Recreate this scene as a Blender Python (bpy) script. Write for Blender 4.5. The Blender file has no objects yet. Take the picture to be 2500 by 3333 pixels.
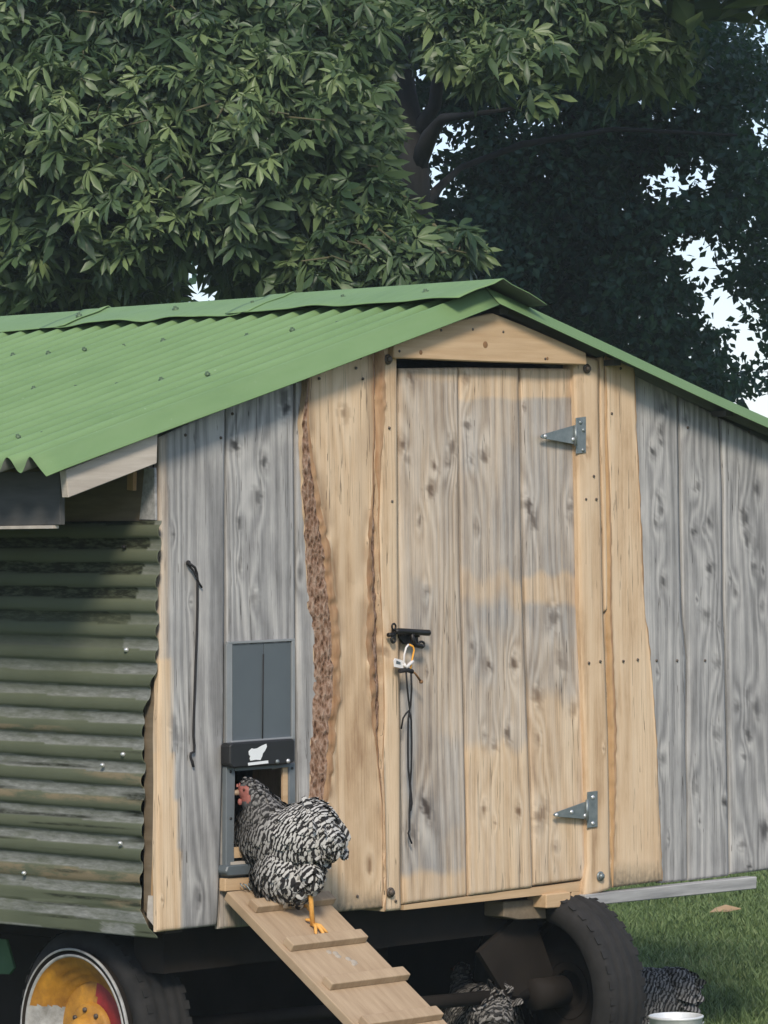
import bpy, bmesh, math, random
import numpy as np
from mathutils import Matrix, Vector
random.seed(7); rng = np.random.default_rng(7)
S = bpy.context.scene
COL = S.collection

# ------------------------------------------------------------------ camera
PW, PH, F = 2500., 3333., 13346.
_vx = np.array([14450-PW/2, -(1500-PH/2), -F]); _vy = np.array([-12240-PW/2, -(1870-PH/2), -F])
_X = _vx/np.linalg.norm(_vx); _Y = _vy-_X*np.dot(_vy, _X); _Y /= np.linalg.norm(_Y)
R3 = np.stack([_X, _Y, np.cross(_X, _Y)], 1)          # world axes in camera space
def ray(px, py):
    return R3.T @ np.array([(px-PW/2)/F, -(py-PH/2)/F, -1.0])
CAM = np.array([0, 0, .67]) - ray(530, 3033)*(F/1050.)
def onY(px, py, y=0.):
    d = ray(px, py); return CAM+d*((y-CAM[1])/d[1])
def onX(px, py, x=0.):
    d = ray(px, py); return CAM+d*((x-CAM[0])/d[0])
def onZ(px, py, z=0.):
    d = ray(px, py); return CAM+d*((z-CAM[2])/d[2])
def at(px, py, dep):
    return CAM+ray(px, py)*dep
FWD = R3.T @ np.array([0, 0, -1.]); RGT = R3.T @ np.array([1., 0, 0])
cd = bpy.data.cameras.new('camera'); cam = bpy.data.objects.new('camera', cd); COL.objects.link(cam)
cd.sensor_fit = 'VERTICAL'; cd.sensor_height = 36.; cd.sensor_width = 27.; cd.lens = 36.*F/PH
cd.clip_start = .1; cd.clip_end = 3000
M4 = Matrix(R3.T.tolist()).to_4x4(); M4.translation = Vector(CAM); cam.matrix_world = M4
S.camera = cam

# ------------------------------------------------------------------ light
SUN_TRAVEL = (.70, .714); SUN_EL = math.radians(37)
w = bpy.data.worlds.new('World'); S.world = w; w.use_nodes = True
nt = w.node_tree; nt.nodes.clear()
o_ = nt.nodes.new('ShaderNodeOutputWorld'); b_ = nt.nodes.new('ShaderNodeBackground'); s_ = nt.nodes.new('ShaderNodeTexSky')
s_.sky_type = 'NISHITA'; s_.sun_disc = False; s_.sun_elevation = SUN_EL
s_.sun_rotation = math.atan2(-SUN_TRAVEL[0], -SUN_TRAVEL[1]); s_.dust_density = .35; s_.air_density = 1.0; s_.ozone_density = 2.0
b_.inputs['Strength'].default_value = .055
mx_ = nt.nodes.new('ShaderNodeMix'); mx_.data_type = 'RGBA'; mx_.blend_type = 'ADD'; mx_.inputs[0].default_value = 1
mx_.inputs[7].default_value = (3.9, 4.5, 6.3, 1)          # even milky overcast over the clear-sky model
nt.links.new(s_.outputs[0], mx_.inputs[6]); nt.links.new(mx_.outputs[2], b_.inputs[0]); nt.links.new(b_.outputs[0], o_.inputs[0])
sd = bpy.data.lights.new('sun', 'SUN'); sd.energy = 2.15; sd.angle = math.radians(12); sd.color = (1, .90, .77)
so = bpy.data.objects.new('sun', sd); COL.objects.link(so)
_d = Vector((SUN_TRAVEL[0]*math.cos(SUN_EL), SUN_TRAVEL[1]*math.cos(SUN_EL), -math.sin(SUN_EL)))
so.rotation_euler = _d.to_track_quat('-Z', 'Y').to_euler(); so.location = (-8, -8, 12)
S.view_settings.view_transform = 'Standard'; S.view_settings.look = 'None'
S.view_settings.gamma = 1; S.view_settings.use_curve_mapping = False
S.view_settings.exposure = 0.70
S.render.engine = 'CYCLES'
S.cycles.max_bounces = 6; S.cycles.diffuse_bounces = 3; S.cycles.transparent_max_bounces = 4

# ------------------------------------------------------------------ helpers
def tag(o, label=None, cat=None, group=None, kind=None):
    if label: o['label'] = label
    if cat: o['category'] = cat
    if group: o['group'] = group
    if kind: o['kind'] = kind
    return o
def empty(name, loc, label, cat, group=None):
    o = bpy.data.objects.new(name, None); COL.objects.link(o); o.location = loc
    o.empty_display_size = .1
    return tag(o, label, cat, group)
def setpar(o, p):
    if p is None: return
    o.parent = p
    if p.type == 'EMPTY' and p.parent is None:
        o.matrix_parent_inverse = (Matrix.Translation(p.location) @ p.rotation_euler.to_matrix().to_4x4()).inverted()
def link(name, me, mats, parent=None):
    if not isinstance(mats, (list, tuple)): mats = [mats]
    if len(me.materials) == 0:
        for m in mats: me.materials.append(m)
    o = bpy.data.objects.new(name, me); COL.objects.link(o); setpar(o, parent); return o
def mesh_np(name, V, Fq, smooth=False, mi=None, attrs=None):
    """V (n,3); Fq (m,k) constant k"""
    me = bpy.data.meshes.new(name); V = np.asarray(V, np.float32); Fq = np.asarray(Fq, np.int32)
    m, k = Fq.shape
    me.vertices.add(len(V)); me.vertices.foreach_set('co', V.ravel())
    me.loops.add(m*k); me.loops.foreach_set('vertex_index', Fq.ravel())
    me.polygons.add(m); me.polygons.foreach_set('loop_start', np.arange(0, m*k, k, dtype=np.int32))
    me.polygons.foreach_set('loop_total', np.full(m, k, np.int32))
    if mi is not None: me.polygons.foreach_set('material_index', np.asarray(mi, np.int32))
    me.polygons.foreach_set('use_smooth', np.full(m, smooth))
    if attrs:
        for a, v in attrs.items():
            t = me.attributes.new(a, 'FLOAT', 'POINT'); t.data.foreach_set('value', np.asarray(v, np.float32).ravel())
    me.update(calc_edges=True); return me
class MB:
    def __init__(s): s.bm = bmesh.new()
    def hexa(s, pts, bevel=0., mi=0):
        vs = [s.bm.verts.new(p) for p in pts]      # 0-3 front loop, 4-7 back loop
        fs = []
        for q in ((0, 1, 2, 3), (7, 6, 5, 4), (0, 4, 5, 1), (1, 5, 6, 2), (2, 6, 7, 3), (3, 7, 4, 0)):
            f = s.bm.faces.new([vs[i] for i in q]); f.material_index = mi; fs.append(f)
        bmesh.ops.recalc_face_normals(s.bm, faces=fs)
        if bevel:
            es = set(e for f in fs for e in f.edges)
            bmesh.ops.bevel(s.bm, geom=list(es), offset=bevel, segments=2, affect='EDGES', profile=.5)
        return s
    def box(s, a, b, bevel=0., mi=0):
        (x0, y0, z0), (x1, y1, z1) = a, b
        return s.hexa([(x0, y0, z0), (x1, y0, z0), (x1, y0, z1), (x0, y0, z1), (x0, y1, z0), (x1, y1, z0), (x1, y1, z1), (x0, y1, z1)], bevel, mi)
    def prism(s, poly, off, bevel=0., mi=0):
        off = Vector(off); n = len(poly)
        a = [s.bm.verts.new(p) for p in poly]; b = [s.bm.verts.new(Vector(p)+off) for p in poly]
        fs = [s.bm.faces.new(a), s.bm.faces.new(b[::-1])]
        for i in range(n): fs.append(s.bm.faces.new([a[i], b[i], b[(i+1) % n], a[(i+1) % n]]))
        for f in fs: f.material_index = mi
        bmesh.ops.recalc_face_normals(s.bm, faces=fs)
        if bevel:
            es = set(e for f in fs for e in f.edges)
            bmesh.ops.bevel(s.bm, geom=list(es), offset=bevel, segments=1, affect='EDGES')
        return s
    def tube(s, pts, r, n=8, mi=0, cap=True):
        pts = [Vector(p) for p in pts]; rs = r if isinstance(r, (list, tuple)) else [r]*len(pts)
        rings = []; prev = None
        for i, p in enumerate(pts):
            t = (pts[min(i+1, len(pts)-1)]-pts[max(i-1, 0)]).normalized()
            if prev is None:
                u = t.orthogonal().normalized()
            else:
                u = (prev-t*prev.dot(t)).normalized()
            prev = u; v = t.cross(u)
            rings.append([s.bm.verts.new(p+(u*math.cos(2*math.pi*k/n)+v*math.sin(2*math.pi*k/n))*rs[i]) for k in range(n)])
        for a, b in zip(rings, rings[1:]):
            for k in range(n):
                f = s.bm.faces.new([a[k], a[(k+1) % n], b[(k+1) % n], b[k]]); f.material_index = mi; f.smooth = True
        if cap:
            for rg, fl in ((rings[0], True), (rings[-1], False)):
                f = s.bm.faces.new(rg[::-1] if fl else rg); f.material_index = mi
        return s
    def lathe(s, prof, c, axis, n=48, mi=None, phase=0.):
        """prof: (r, h) list; axis unit vector"""
        c = Vector(c); ax = Vector(axis).normalized(); u = ax.orthogonal().normalized()
        if abs(ax.z) < .9: u = (Vector((0, 0, 1))-ax*ax.z).normalized()
        v = ax.cross(u); rings = []
        for r, h in prof:
            if r < 1e-6: rings.append([s.bm.verts.new(c+ax*h)])
            else: rings.append([s.bm.verts.new(c+ax*h+(u*math.cos(2*math.pi*k/n+phase)+v*math.sin(2*math.pi*k/n+phase))*r) for k in range(n)])
        for i, (a, b) in enumerate(zip(rings, rings[1:])):
            for k in range(n):
                k2 = (k+1) % n
                if len(a) == 1 and len(b) == 1: continue
                if len(a) == 1: vs = [a[0], b[k2], b[k]]
                elif len(b) == 1: vs = [a[k], a[k2], b[0]]
                else: vs = [a[k], a[k2], b[k2], b[k]]
                f = s.bm.faces.new(vs); f.smooth = True
                if mi is not None: f.material_index = mi(i, f) if callable(mi) else mi
        return s
    def build(s, name, mats, parent=None):
        bmesh.ops.recalc_face_normals(s.bm, faces=s.bm.faces[:]) if False else None
        me = bpy.data.meshes.new(name); s.bm.to_mesh(me); s.bm.free()
        return link(name, me, mats, parent)

_H = rng.random((256, 256))
def vnoise(x, y):
    x = np.asarray(x, float); y = np.asarray(y, float)
    xi = np.floor(x).astype(int); yi = np.floor(y).astype(int); fx = x-xi; fy = y-yi
    fx = fx*fx*(3-2*fx); fy = fy*fy*(3-2*fy)
    h = lambda a, b: _H[a & 255, b & 255]
    return (h(xi, yi)*(1-fx)+h(xi+1, yi)*fx)*(1-fy)+(h(xi, yi+1)*(1-fx)+h(xi+1, yi+1)*fx)*fy

# ------------------------------------------------------------------ materials
class NT:
    def __init__(s, name):
        s.m = bpy.data.materials.new(name); s.m.use_nodes = True; s.t = s.m.node_tree; s.t.nodes.clear()
        s.out = s.t.nodes.new('ShaderNodeOutputMaterial')
    def n(s, typ, **kw):
        nd = s.t.nodes.new(typ)
        for k, v in kw.items(): setattr(nd, k, v)
        return nd
    def l(s, a, b): s.t.links.new(a, b)
    def val(s, sock, v):
        if hasattr(v, 'is_output') : s.l(v, sock)
        elif v is not None: sock.default_value = v
    def math(s, op, a, b=None, clamp=False):
        nd = s.n('ShaderNodeMath', operation=op); nd.use_clamp = clamp
        s.val(nd.inputs[0], a); s.val(nd.inputs[1], b); return nd.outputs[0]
    def attr(s, name):
        nd = s.n('ShaderNodeAttribute'); nd.attribute_name = name; return nd.outputs['Fac']
    def noise(s, vec, scale, detail=3., rough=.55, out='Fac'):
        nd = s.n('ShaderNodeTexNoise'); nd.inputs['Scale'].default_value = scale
        nd.inputs['Detail'].default_value = detail; nd.inputs['Roughness'].default_value = rough
        if vec is not None: s.l(vec, nd.inputs['Vector'])
        return nd.outputs[out]
    def ramp(s, fac, stops, interp='LINEAR'):
        nd = s.n('ShaderNodeValToRGB'); cr = nd.color_ramp; cr.interpolation = interp
        while len(cr.elements) > len(stops): cr.elements.remove(cr.elements[-1])
        while len(cr.elements) < len(stops): cr.elements.new(.5)
        for e, (p, c) in zip(cr.elements, stops):
            e.position = p; e.color = (c if hasattr(c, '__len__') else (c, c, c))[:3]+(1,) if hasattr(c, '__len__') else (c, c, c, 1)
        s.l(fac, nd.inputs[0]); return nd.outputs[0]
    def mix(s, fac, a, b, typ='MIX'):
        nd = s.n('ShaderNodeMix', data_type='RGBA', blend_type=typ)
        s.val(nd.inputs[0], fac)
        for sock, v in ((nd.inputs[6], a), (nd.inputs[7], b)):
            if hasattr(v, 'is_output'): s.l(v, sock)
            else: sock.default_value = tuple(v)[:3]+(1,)
        return nd.outputs[2]
    def vec(s, scale=(1, 1, 1), rnd=True):
        tc = s.n('ShaderNodeTexCoord'); mp = s.n('ShaderNodeMapping'); mp.inputs['Scale'].default_value = scale
        s.l(tc.outputs['Object'], mp.inputs['Vector'])
        if rnd:
            oi = s.n('ShaderNodeObjectInfo'); mu = s.n('ShaderNodeVectorMath', operation='SCALE')
            cx = s.n('ShaderNodeCombineXYZ')
            for i, k in enumerate((37., 61., 83.)): s.l(s.math('MULTIPLY', oi.outputs['Random'], k), cx.inputs[i])
            s.l(cx.outputs[0], mp.inputs['Location'])
        return mp.outputs[0]
    def bump(s, h, strength=.3, dist=.005):
        nd = s.n('ShaderNodeBump'); nd.inputs['Strength'].default_value = strength; nd.inputs['Distance'].default_value = dist
        s.l(h, nd.inputs['Height']); return nd.outputs[0]
    def bsdf(s, col, rough=.7, normal=None, metal=0., spec=.3, **kw):
        nd = s.n('ShaderNodeBsdfPrincipled'); s.val(nd.inputs['Base Color'], (tuple(col)[:3]+(1,)) if not hasattr(col, 'is_output') else col)
        s.val(nd.inputs['Roughness'], rough); s.val(nd.inputs['Metallic'], metal); nd.inputs['Specular IOR Level'].default_value = spec
        if normal is not None: s.l(normal, nd.inputs['Normal'])
        s.l(nd.outputs[0], s.out.inputs['Surface']); return nd

def m_board():
    t = NT('weathered_timber'); ring = t.attr('ring'); knot = t.attr('knot'); fresh = t.attr('fresh'); dirt = t.attr('dirt'); halo = t.attr('halo')
    v1 = t.vec((30, 30, 1.6)); v2 = t.vec((230, 230, 4.5)); v3 = t.vec((5, 5, 1.3)); v4 = t.vec((60, 60, 40))
    n1 = t.noise(v1, 1., 4.); n2 = t.noise(v2, 1., 5., .75); n3 = t.noise(v3, 1., 3.); n4 = t.noise(v4, 1., 2.)
    ph = t.math('ADD', t.math('MULTIPLY', ring, 6.2832), t.math('MULTIPLY', n1, 7.))
    band = t.math('MULTIPLY_ADD', t.math('SINE', ph), .5); band.node.inputs[2].default_value = .5
    v5 = t.vec((11, 11, 5)); n5 = t.noise(v5, 1., 5., .62)
    g = t.math('ADD', t.math('MULTIPLY', band, .17), t.math('ADD', t.math('MULTIPLY', n2, .40), t.math('ADD', t.math('MULTIPLY', n3, .32), t.math('MULTIPLY', n5, .42))))
    g = t.math('ADD', g, t.math('MULTIPLY', halo, .13))
    grey = t.ramp(g, [(.36, (.115, .111, .105)), (.56, (.255, .247, .235)), (.68, (.35, .338, .318)), (.84, (.49, .47, .435))])
    tan = t.ramp(g, [(.36, (.29, .17, .09)), (.50, (.50, .345, .205)), (.60, (.61, .44, .275)), (.84, (.71, .545, .365))])
    fr = t.math('ADD', fresh, t.math('MULTIPLY', t.math('SUBTRACT', n3, .5), .7), True)
    fr2 = t.math('ADD', fr, t.math('ADD', t.math('MULTIPLY', t.math('SUBTRACT', n1, .5), .5), t.math('MULTIPLY', t.math('SUBTRACT', n2, .5), .9)), True)
    fr3 = t.math('MULTIPLY', fr2, t.math('GREATER_THAN', fresh, .02))
    fr4 = t.math('MAXIMUM', fr3, t.math('GREATER_THAN', fresh, .97))
    c = t.mix(fr4, grey, tan)
    v6 = t.vec((75, 75, 1.1)); n6 = t.noise(v6, 1., 2., .4)
    crk = t.math('MULTIPLY', t.math('LESS_THAN', t.math('ABSOLUTE', t.math('SUBTRACT', n6, .5)), .006), t.math('GREATER_THAN', n3, .46))
    c = t.mix(t.math('MULTIPLY', crk, .62), c, (.035, .028, .02))
    kc = t.mix(fr4, (.045, .042, .040), (.13, .06, .025))
    c = t.mix(t.math('MULTIPLY', knot, .85, True), c, kc)
    c = t.mix(t.math('MULTIPLY', dirt, t.math('MULTIPLY', n4, 1.5), True), c, (.12, .11, .08))
    bh = t.math('SUBTRACT', t.math('ADD', t.math('MULTIPLY', band, .5), n2), crk)
    t.bsdf(c, .82, t.bump(bh, .45, .004), spec=.2); return t.m
def m_bark():
    t = NT('bark'); v = t.vec((85, 85, 34)); vo = t.n('ShaderNodeTexVoronoi'); vo.inputs['Scale'].default_value = 1.3
    nv = t.n('ShaderNodeTexNoise'); nv.inputs['Scale'].default_value = 1.2; nv.inputs['Detail'].default_value = 3; t.l(v, nv.inputs['Vector'])
    t.l(t.mix(.55, v, nv.outputs['Color'], 'ADD'), vo.inputs['Vector']); n = t.noise(v, .7, 5., .7)
    g = t.math('ADD', t.math('MULTIPLY', vo.outputs['Distance'], .35), t.math('MULTIPLY', n, .75))
    c = t.ramp(g, [(.36, (.075, .038, .022)), (.48, (.20, .115, .072)), (.60, (.31, .205, .145)), (.80, (.43, .32, .245))])
    t.bsdf(c, .9, t.bump(g, 1., .02), spec=.1); return t.m
def m_plain(name, a, b, scale=(3, 40, 40), rough=.8):
    t = NT(name); n = t.noise(t.vec(scale), 1., 4., .6); n2 = t.noise(t.vec((3, 3, 3)), 1., 3.)
    g = t.math('ADD', t.math('MULTIPLY', n, .7), t.math('MULTIPLY', n2, .35))
    t.bsdf(t.ramp(g, [(.3, a), (.75, b)]), rough, t.bump(n, .4, .003), spec=.2); return t.m
def m_solid(name, a, b, rough=.5, metal=0., scale=8., bump=.1, spec=.4):
    t = NT(name); n = t.noise(t.vec((1, 1, 1)), scale, 5., .65)
    t.bsdf(t.ramp(n, [(.3, a), (.7, b)]), rough, t.bump(n, bump, .004), metal, spec); return t.m
def m_roof():
    t = NT('green_roof_paint'); n = t.noise(t.vec((1, 1, 1), False), 2.2, 5.); n2 = t.noise(t.vec((6, 40, 6), False), 1., 4., .7)
    n3 = t.noise(t.vec((1, 1, 1), False), 60., 2.)
    g = t.math('ADD', t.math('MULTIPLY', n, .5), t.math('MULTIPLY', n2, .5))
    c = t.ramp(g, [(.3, (.135, .225, .09)), (.5, (.165, .265, .108)), (.72, (.195, .30, .13))])
    sp = t.math('GREATER_THAN', n3, .74)
    c = t.mix(t.math('MULTIPLY', sp, .4), c, (.33, .43, .27))
    va = t.attr('valley_shade'); c = t.mix(t.math('MULTIPLY', va, t.ramp(n2, [(.3, .55), (.7, .95)])), c, (.055, .085, .04))
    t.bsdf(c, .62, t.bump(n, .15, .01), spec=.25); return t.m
def m_clad():
    t = NT('olive_cladding_paint'); worn_lit = t.attr('worn_lit'); rust = t.attr('rust'); dk = t.attr('tar_shade')
    n = t.noise(t.vec((14, 3, 14), False), 2., 5., .7); n2 = t.noise(t.vec((60, 12, 60), False), 1.6, 4., .7); n3 = t.noise(t.vec((1, 1, 1), False), 2., 4.)
    c = t.ramp(n3, [(.3, (.082, .093, .058)), (.7, (.118, .130, .083))])
    galv = t.ramp(n2, [(.3, (.13, .135, .115)), (.6, (.23, .235, .21)), (.8, (.33, .33, .305))])
    wf = t.math('MULTIPLY', worn_lit, t.ramp(n, [(.30, .25), (.55, 1.)]), True)
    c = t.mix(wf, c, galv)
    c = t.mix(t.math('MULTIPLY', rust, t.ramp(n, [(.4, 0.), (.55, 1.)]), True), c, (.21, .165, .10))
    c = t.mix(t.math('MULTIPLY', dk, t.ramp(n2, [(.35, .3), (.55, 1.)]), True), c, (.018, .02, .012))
    t.bsdf(c, .85, t.bump(n2, .25, .004), spec=.12); return t.m
def m_leaf(name, dark, mid, light, trans=.35, gloss=.42):
    t = NT(name); tint = t.attr('tint'); oi = t.n('ShaderNodeObjectInfo')
    n = t.noise(t.vec((1, 1, 1), False), 1.1, 3.)
    g = t.math('ADD', t.math('MULTIPLY', tint, .75), t.math('MULTIPLY', n, .35))
    c = t.ramp(g, [(.15, dark), (.5, mid), (.92, light)])
    p = t.n('ShaderNodeBsdfPrincipled'); t.l(c, p.inputs['Base Color']); p.inputs['Roughness'].default_value = gloss; p.inputs['Specular IOR Level'].default_value = .45
    tr = t.n('ShaderNodeBsdfTranslucent'); t.l(t.mix(.5, c, (.10, .17, .02)), tr.inputs[0])
    mx = t.n('ShaderNodeMixShader'); mx.inputs[0].default_value = trans
    t.l(p.outputs[0], mx.inputs[1]); t.l(tr.outputs[0], mx.inputs[2]); t.l(mx.outputs[0], t.out.inputs['Surface']); return t.m
def m_feather():
    t = NT('barred_feather'); bar = t.attr('bar'); soft = t.attr('soft')
    n = t.noise(t.vec((1, 1, 1), False), 26., 2.); n2 = t.noise(t.vec((1, 1, 1), False), 160., 2.)
    ph = t.math('ADD', t.math('MULTIPLY', bar, 6.2832), t.math('MULTIPLY', n, 9.0))
    s = t.math('MULTIPLY_ADD', t.math('SINE', ph), .5); s.node.inputs[2].default_value = .5
    s = t.math('ADD', s, t.math('MULTIPLY', t.math('SUBTRACT', n2, .5), .35))
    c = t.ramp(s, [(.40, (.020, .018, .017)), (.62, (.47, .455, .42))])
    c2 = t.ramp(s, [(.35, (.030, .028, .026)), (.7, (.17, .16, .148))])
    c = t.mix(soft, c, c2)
    t.bsdf(c, .7, None, spec=.2); return t.m
def m_grass():
    t = NT('grass_blades'); tint = t.attr('tint'); n = t.noise(t.vec((1, 1, 1), False), 1.2, 4.)
    g = t.math('ADD', t.math('MULTIPLY', tint, .6), t.math('MULTIPLY', n, .45))
    c = t.ramp(g, [(.2, (.066, .108, .033)), (.5, (.132, .195, .066)), (.75, (.19, .255, .10)), (.95, (.29, .31, .15))])
    p = t.n('ShaderNodeBsdfPrincipled'); t.l(c, p.inputs['Base Color']); p.inputs['Roughness'].default_value = .6; p.inputs['Specular IOR Level'].default_value = .3
    tr = t.n('ShaderNodeBsdfTranslucent'); t.l(c, tr.inputs[0]); mx = t.n('ShaderNodeMixShader'); mx.inputs[0].default_value = .3
    t.l(p.outputs[0], mx.inputs[1]); t.l(tr.outputs[0], mx.inputs[2]); t.l(mx.outputs[0], t.out.inputs['Surface']); return t.m
def m_ground():
    t = NT('meadow_ground'); n = t.noise(t.vec((1, 1, 1), False), .7, 5.); n2 = t.noise(t.vec((1, 1, 1), False), 25., 4., .7)
    g = t.math('ADD', t.math('MULTIPLY', n, .5), t.math('MULTIPLY', n2, .5))
    t.bsdf(t.ramp(g, [(.3, (.035, .05, .015)), (.55, (.075, .11, .03)), (.75, (.11, .14, .05))]), .95, t.bump(n2, .6, .03), spec=.1); return t.m
MAT = dict(
    board=m_board(), bark=m_bark(), roof=m_roof(), clad=m_clad(), feather=m_feather(), grass=m_grass(), ground=m_ground(),
    innerbark=m_plain('inner_bark', (.24, .12, .055), (.46, .30, .17), (60, 60, 9)),
    pale=m_plain('pale_sawn_timber', (.38, .33, .27), (.58, .52, .44), (4, 30, 50)),
    fresh=m_plain('fresh_timber', (.42, .27, .14), (.60, .43, .26), (3, 50, 50)),
    freshz=m_plain('fresh_timber_upright', (.34, .19, .08), (.52, .34, .18), (50, 50, 3)),
    ramp=m_plain('ramp_timber', (.29, .20, .12), (.47, .35, .225), (45, 5, 7)),
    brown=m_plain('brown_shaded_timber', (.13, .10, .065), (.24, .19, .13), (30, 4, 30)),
    greyrail=m_plain('silver_grey_timber', (.20, .20, .195), (.46, .45, .43), (4, 60, 60)),
    darkwood=m_plain('dark_eave_timber', (.045, .045, .042), (.11, .108, .10), (20, 4, 20)),
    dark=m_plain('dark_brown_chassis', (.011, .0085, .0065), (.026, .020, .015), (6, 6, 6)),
    inside=m_solid('interior_shade', (.03, .026, .022), (.06, .05, .04), .9),
    slate=m_solid('slate_grey_metal', (.085, .10, .108), (.10, .118, .125), .45, .0, 5., .02),
    frame=m_solid('grey_door_frame', (.11, .125, .13), (.15, .165, .17), .5, .0, 9., .05),
    rail=m_solid('aluminium_rail', (.26, .27, .265), (.33, .335, .33), .45, .3, 9., .03),
    black=m_solid('black_plastic', (.012, .012, .012), (.02, .02, .02), .5, 0, 9., .05),
    iron=m_solid('black_iron', (.012, .011, .010), (.028, .025, .023), .45, .4, 30., .2),
    underside=m_solid('grey_sheet_underside', (.10, .11, .10), (.15, .155, .145), .6, 0, 6., .1),
    white=m_solid('white_print', (.7, .72, .7), (.76, .77, .75), .6),
    zinc=m_solid('zinc_hinge', (.17, .20, .20), (.27, .295, .285), .42, .5, 40., .1),
    steel=m_solid('bright_screw', (.6, .6, .58), (.75, .75, .73), .3, .6),
    rust=m_solid('weathered_bolt', (.06, .045, .035), (.16, .13, .10), .6, .4, 60.),
    screw=m_solid('dark_green_screw', (.06, .10, .05), (.10, .15, .08), .5, .2),
    cord=m_solid('black_cord', (.012, .011, .011), (.022, .02, .02), .8),
    orange=m_solid('orange_strap', (.75, .33, .03), (.85, .40, .05), .6),
    dropping=m_solid('dried_dropping', (.30, .25, .19), (.42, .37, .30), .9, 0, 50.),
    paper=m_solid('white_tag', (.62, .58, .54), (.75, .72, .68), .6, 0, 25.),
    toggle=m_solid('brown_toggle', (.20, .10, .04), (.28, .15, .06), .6),
    tyre=m_solid('tyre_rubber', (.009, .009, .0085), (.026, .024, .022), .9, 0, 12., .5),
    yellow=m_solid('yellow_rim_paint', (.20, .085, .018), (.56, .27, .03), .6, 0, 11., .25),
    redp=m_solid('red_rim_paint', (.15, .014, .013), (.34, .025, .025), .5, 0, 14., .1),
    rimw=m_solid('white_rim_paint', (.20, .19, .17), (.50, .50, .48), .6, 0, 16., .2),
    leg=m_solid('orange_leg', (.62, .30, .06), (.80, .42, .10), .55, 0, 60., .2),
    face=m_solid('red_hen_face', (.25, .07, .055), (.36, .14, .11), .6, 0, 80., .3),
    beak=m_solid('horn_beak', (.30, .21, .14), (.42, .30, .20), .45),
    eye=m_solid('hen_eye', (.06, .02, .01), (.10, .03, .01), .2),
    down=m_solid('dark_hen_down', (.03, .03, .03), (.12, .115, .11), .9, 0, 40., .3),
    stone=m_solid('brown_stone', (.10, .085, .065), (.20, .17, .13), .9, 0, 14., .6),
    galv=m_solid('pale_bucket_metal', (.50, .52, .51), (.78, .79, .77), .4, .2, 9., .1),
    deadleaf=m_solid('tan_dead_leaf', (.30, .20, .11), (.42, .29, .17), .8),
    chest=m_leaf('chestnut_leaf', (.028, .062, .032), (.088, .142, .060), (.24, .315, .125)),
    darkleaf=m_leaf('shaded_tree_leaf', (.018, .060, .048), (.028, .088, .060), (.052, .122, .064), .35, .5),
    twig=m_solid('green_brown_twig', (.06, .06, .03), (.13, .12, .06), .8),
    trunk=m_plain('tree_bark', (.014, .015, .016), (.036, .035, .034), (20, 20, 3)),
    green=m_solid('grass_standin_green', (.05, .12, .055), (.07, .15, .07), .7),
)

# ------------------------------------------------------------------ ground
def grid_ground():
    n = 60; a = 155.
    t = np.linspace(-1, 1, n); t = np.sign(t)*np.abs(t)**2.2*a
    gx, gy = np.meshgrid(t, t, indexing='ij'); V = np.stack([gx+4, gy+3, np.zeros_like(gx)], -1).reshape(-1, 3)
    i = np.arange((n-1)*(n-1)); r, c = i//(n-1), i % (n-1); q = r*n+c
    Fq = np.stack([q, q+n, q+n+1, q+1], -1)
    return link('ground', mesh_np('ground', V, Fq, True), MAT['ground'])
tag(grid_ground(), kind='structure')
def grass():
    N = 130000
    # dense where the meadow shows beside and behind the coop
    d = rng.uniform(13.5, 30, N)**1.0; l = rng.uniform(-3.5, 3.2, N)
    l[:60000] = rng.uniform(.6, 2.4, 60000); d[:60000] = rng.uniform(14.5, 23, 60000)
    P = CAM[None, :]*[1, 1, 0]+np.outer(d, FWD*[1, 1, 0])+np.outer(l, RGT*[1, 1, 0])
    h = rng.uniform(.025, .07, N)*(1+.5*(vnoise(P[:, 0]*3, P[:, 1]*3)-.5)); wd = rng.uniform(.003, .0065, N)
    a = rng.uniform(0, 2*np.pi, N); ln = rng.uniform(.1, .9, N); b = rng.uniform(0, 2*np.pi, N)
    ux = np.stack([np.cos(a), np.sin(a), 0*a], -1)*wd[:, None]; le = np.stack([np.cos(b), np.sin(b), 0*b], -1)*(h*ln)[:, None]
    up = np.array([0, 0, 1.])
    V = np.stack([P-ux, P+ux, P+ux*.8+le*.4+up*(h*.62)[:, None], P-ux*.8+le*.4+up*(h*.62)[:, None], P+le+up*h[:, None], P+le+up*h[:, None]*.999], 1)
    V[:, :, 2] -= .004
    base = np.arange(N)[:, None]*6
    Fq = np.concatenate([base+[[0, 1, 2, 3]], base+[[3, 2, 4, 5]]], 0)
    tn = np.repeat(rng.random(N), 6)
    me = mesh_np('grass', V.reshape(-1, 3), Fq, False, None, {'tint': tn})
    tag(link('grass', me, MAT['grass']), 'short green meadow grass around and beyond the coop', 'grass', kind='stuff')
grass()

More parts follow.
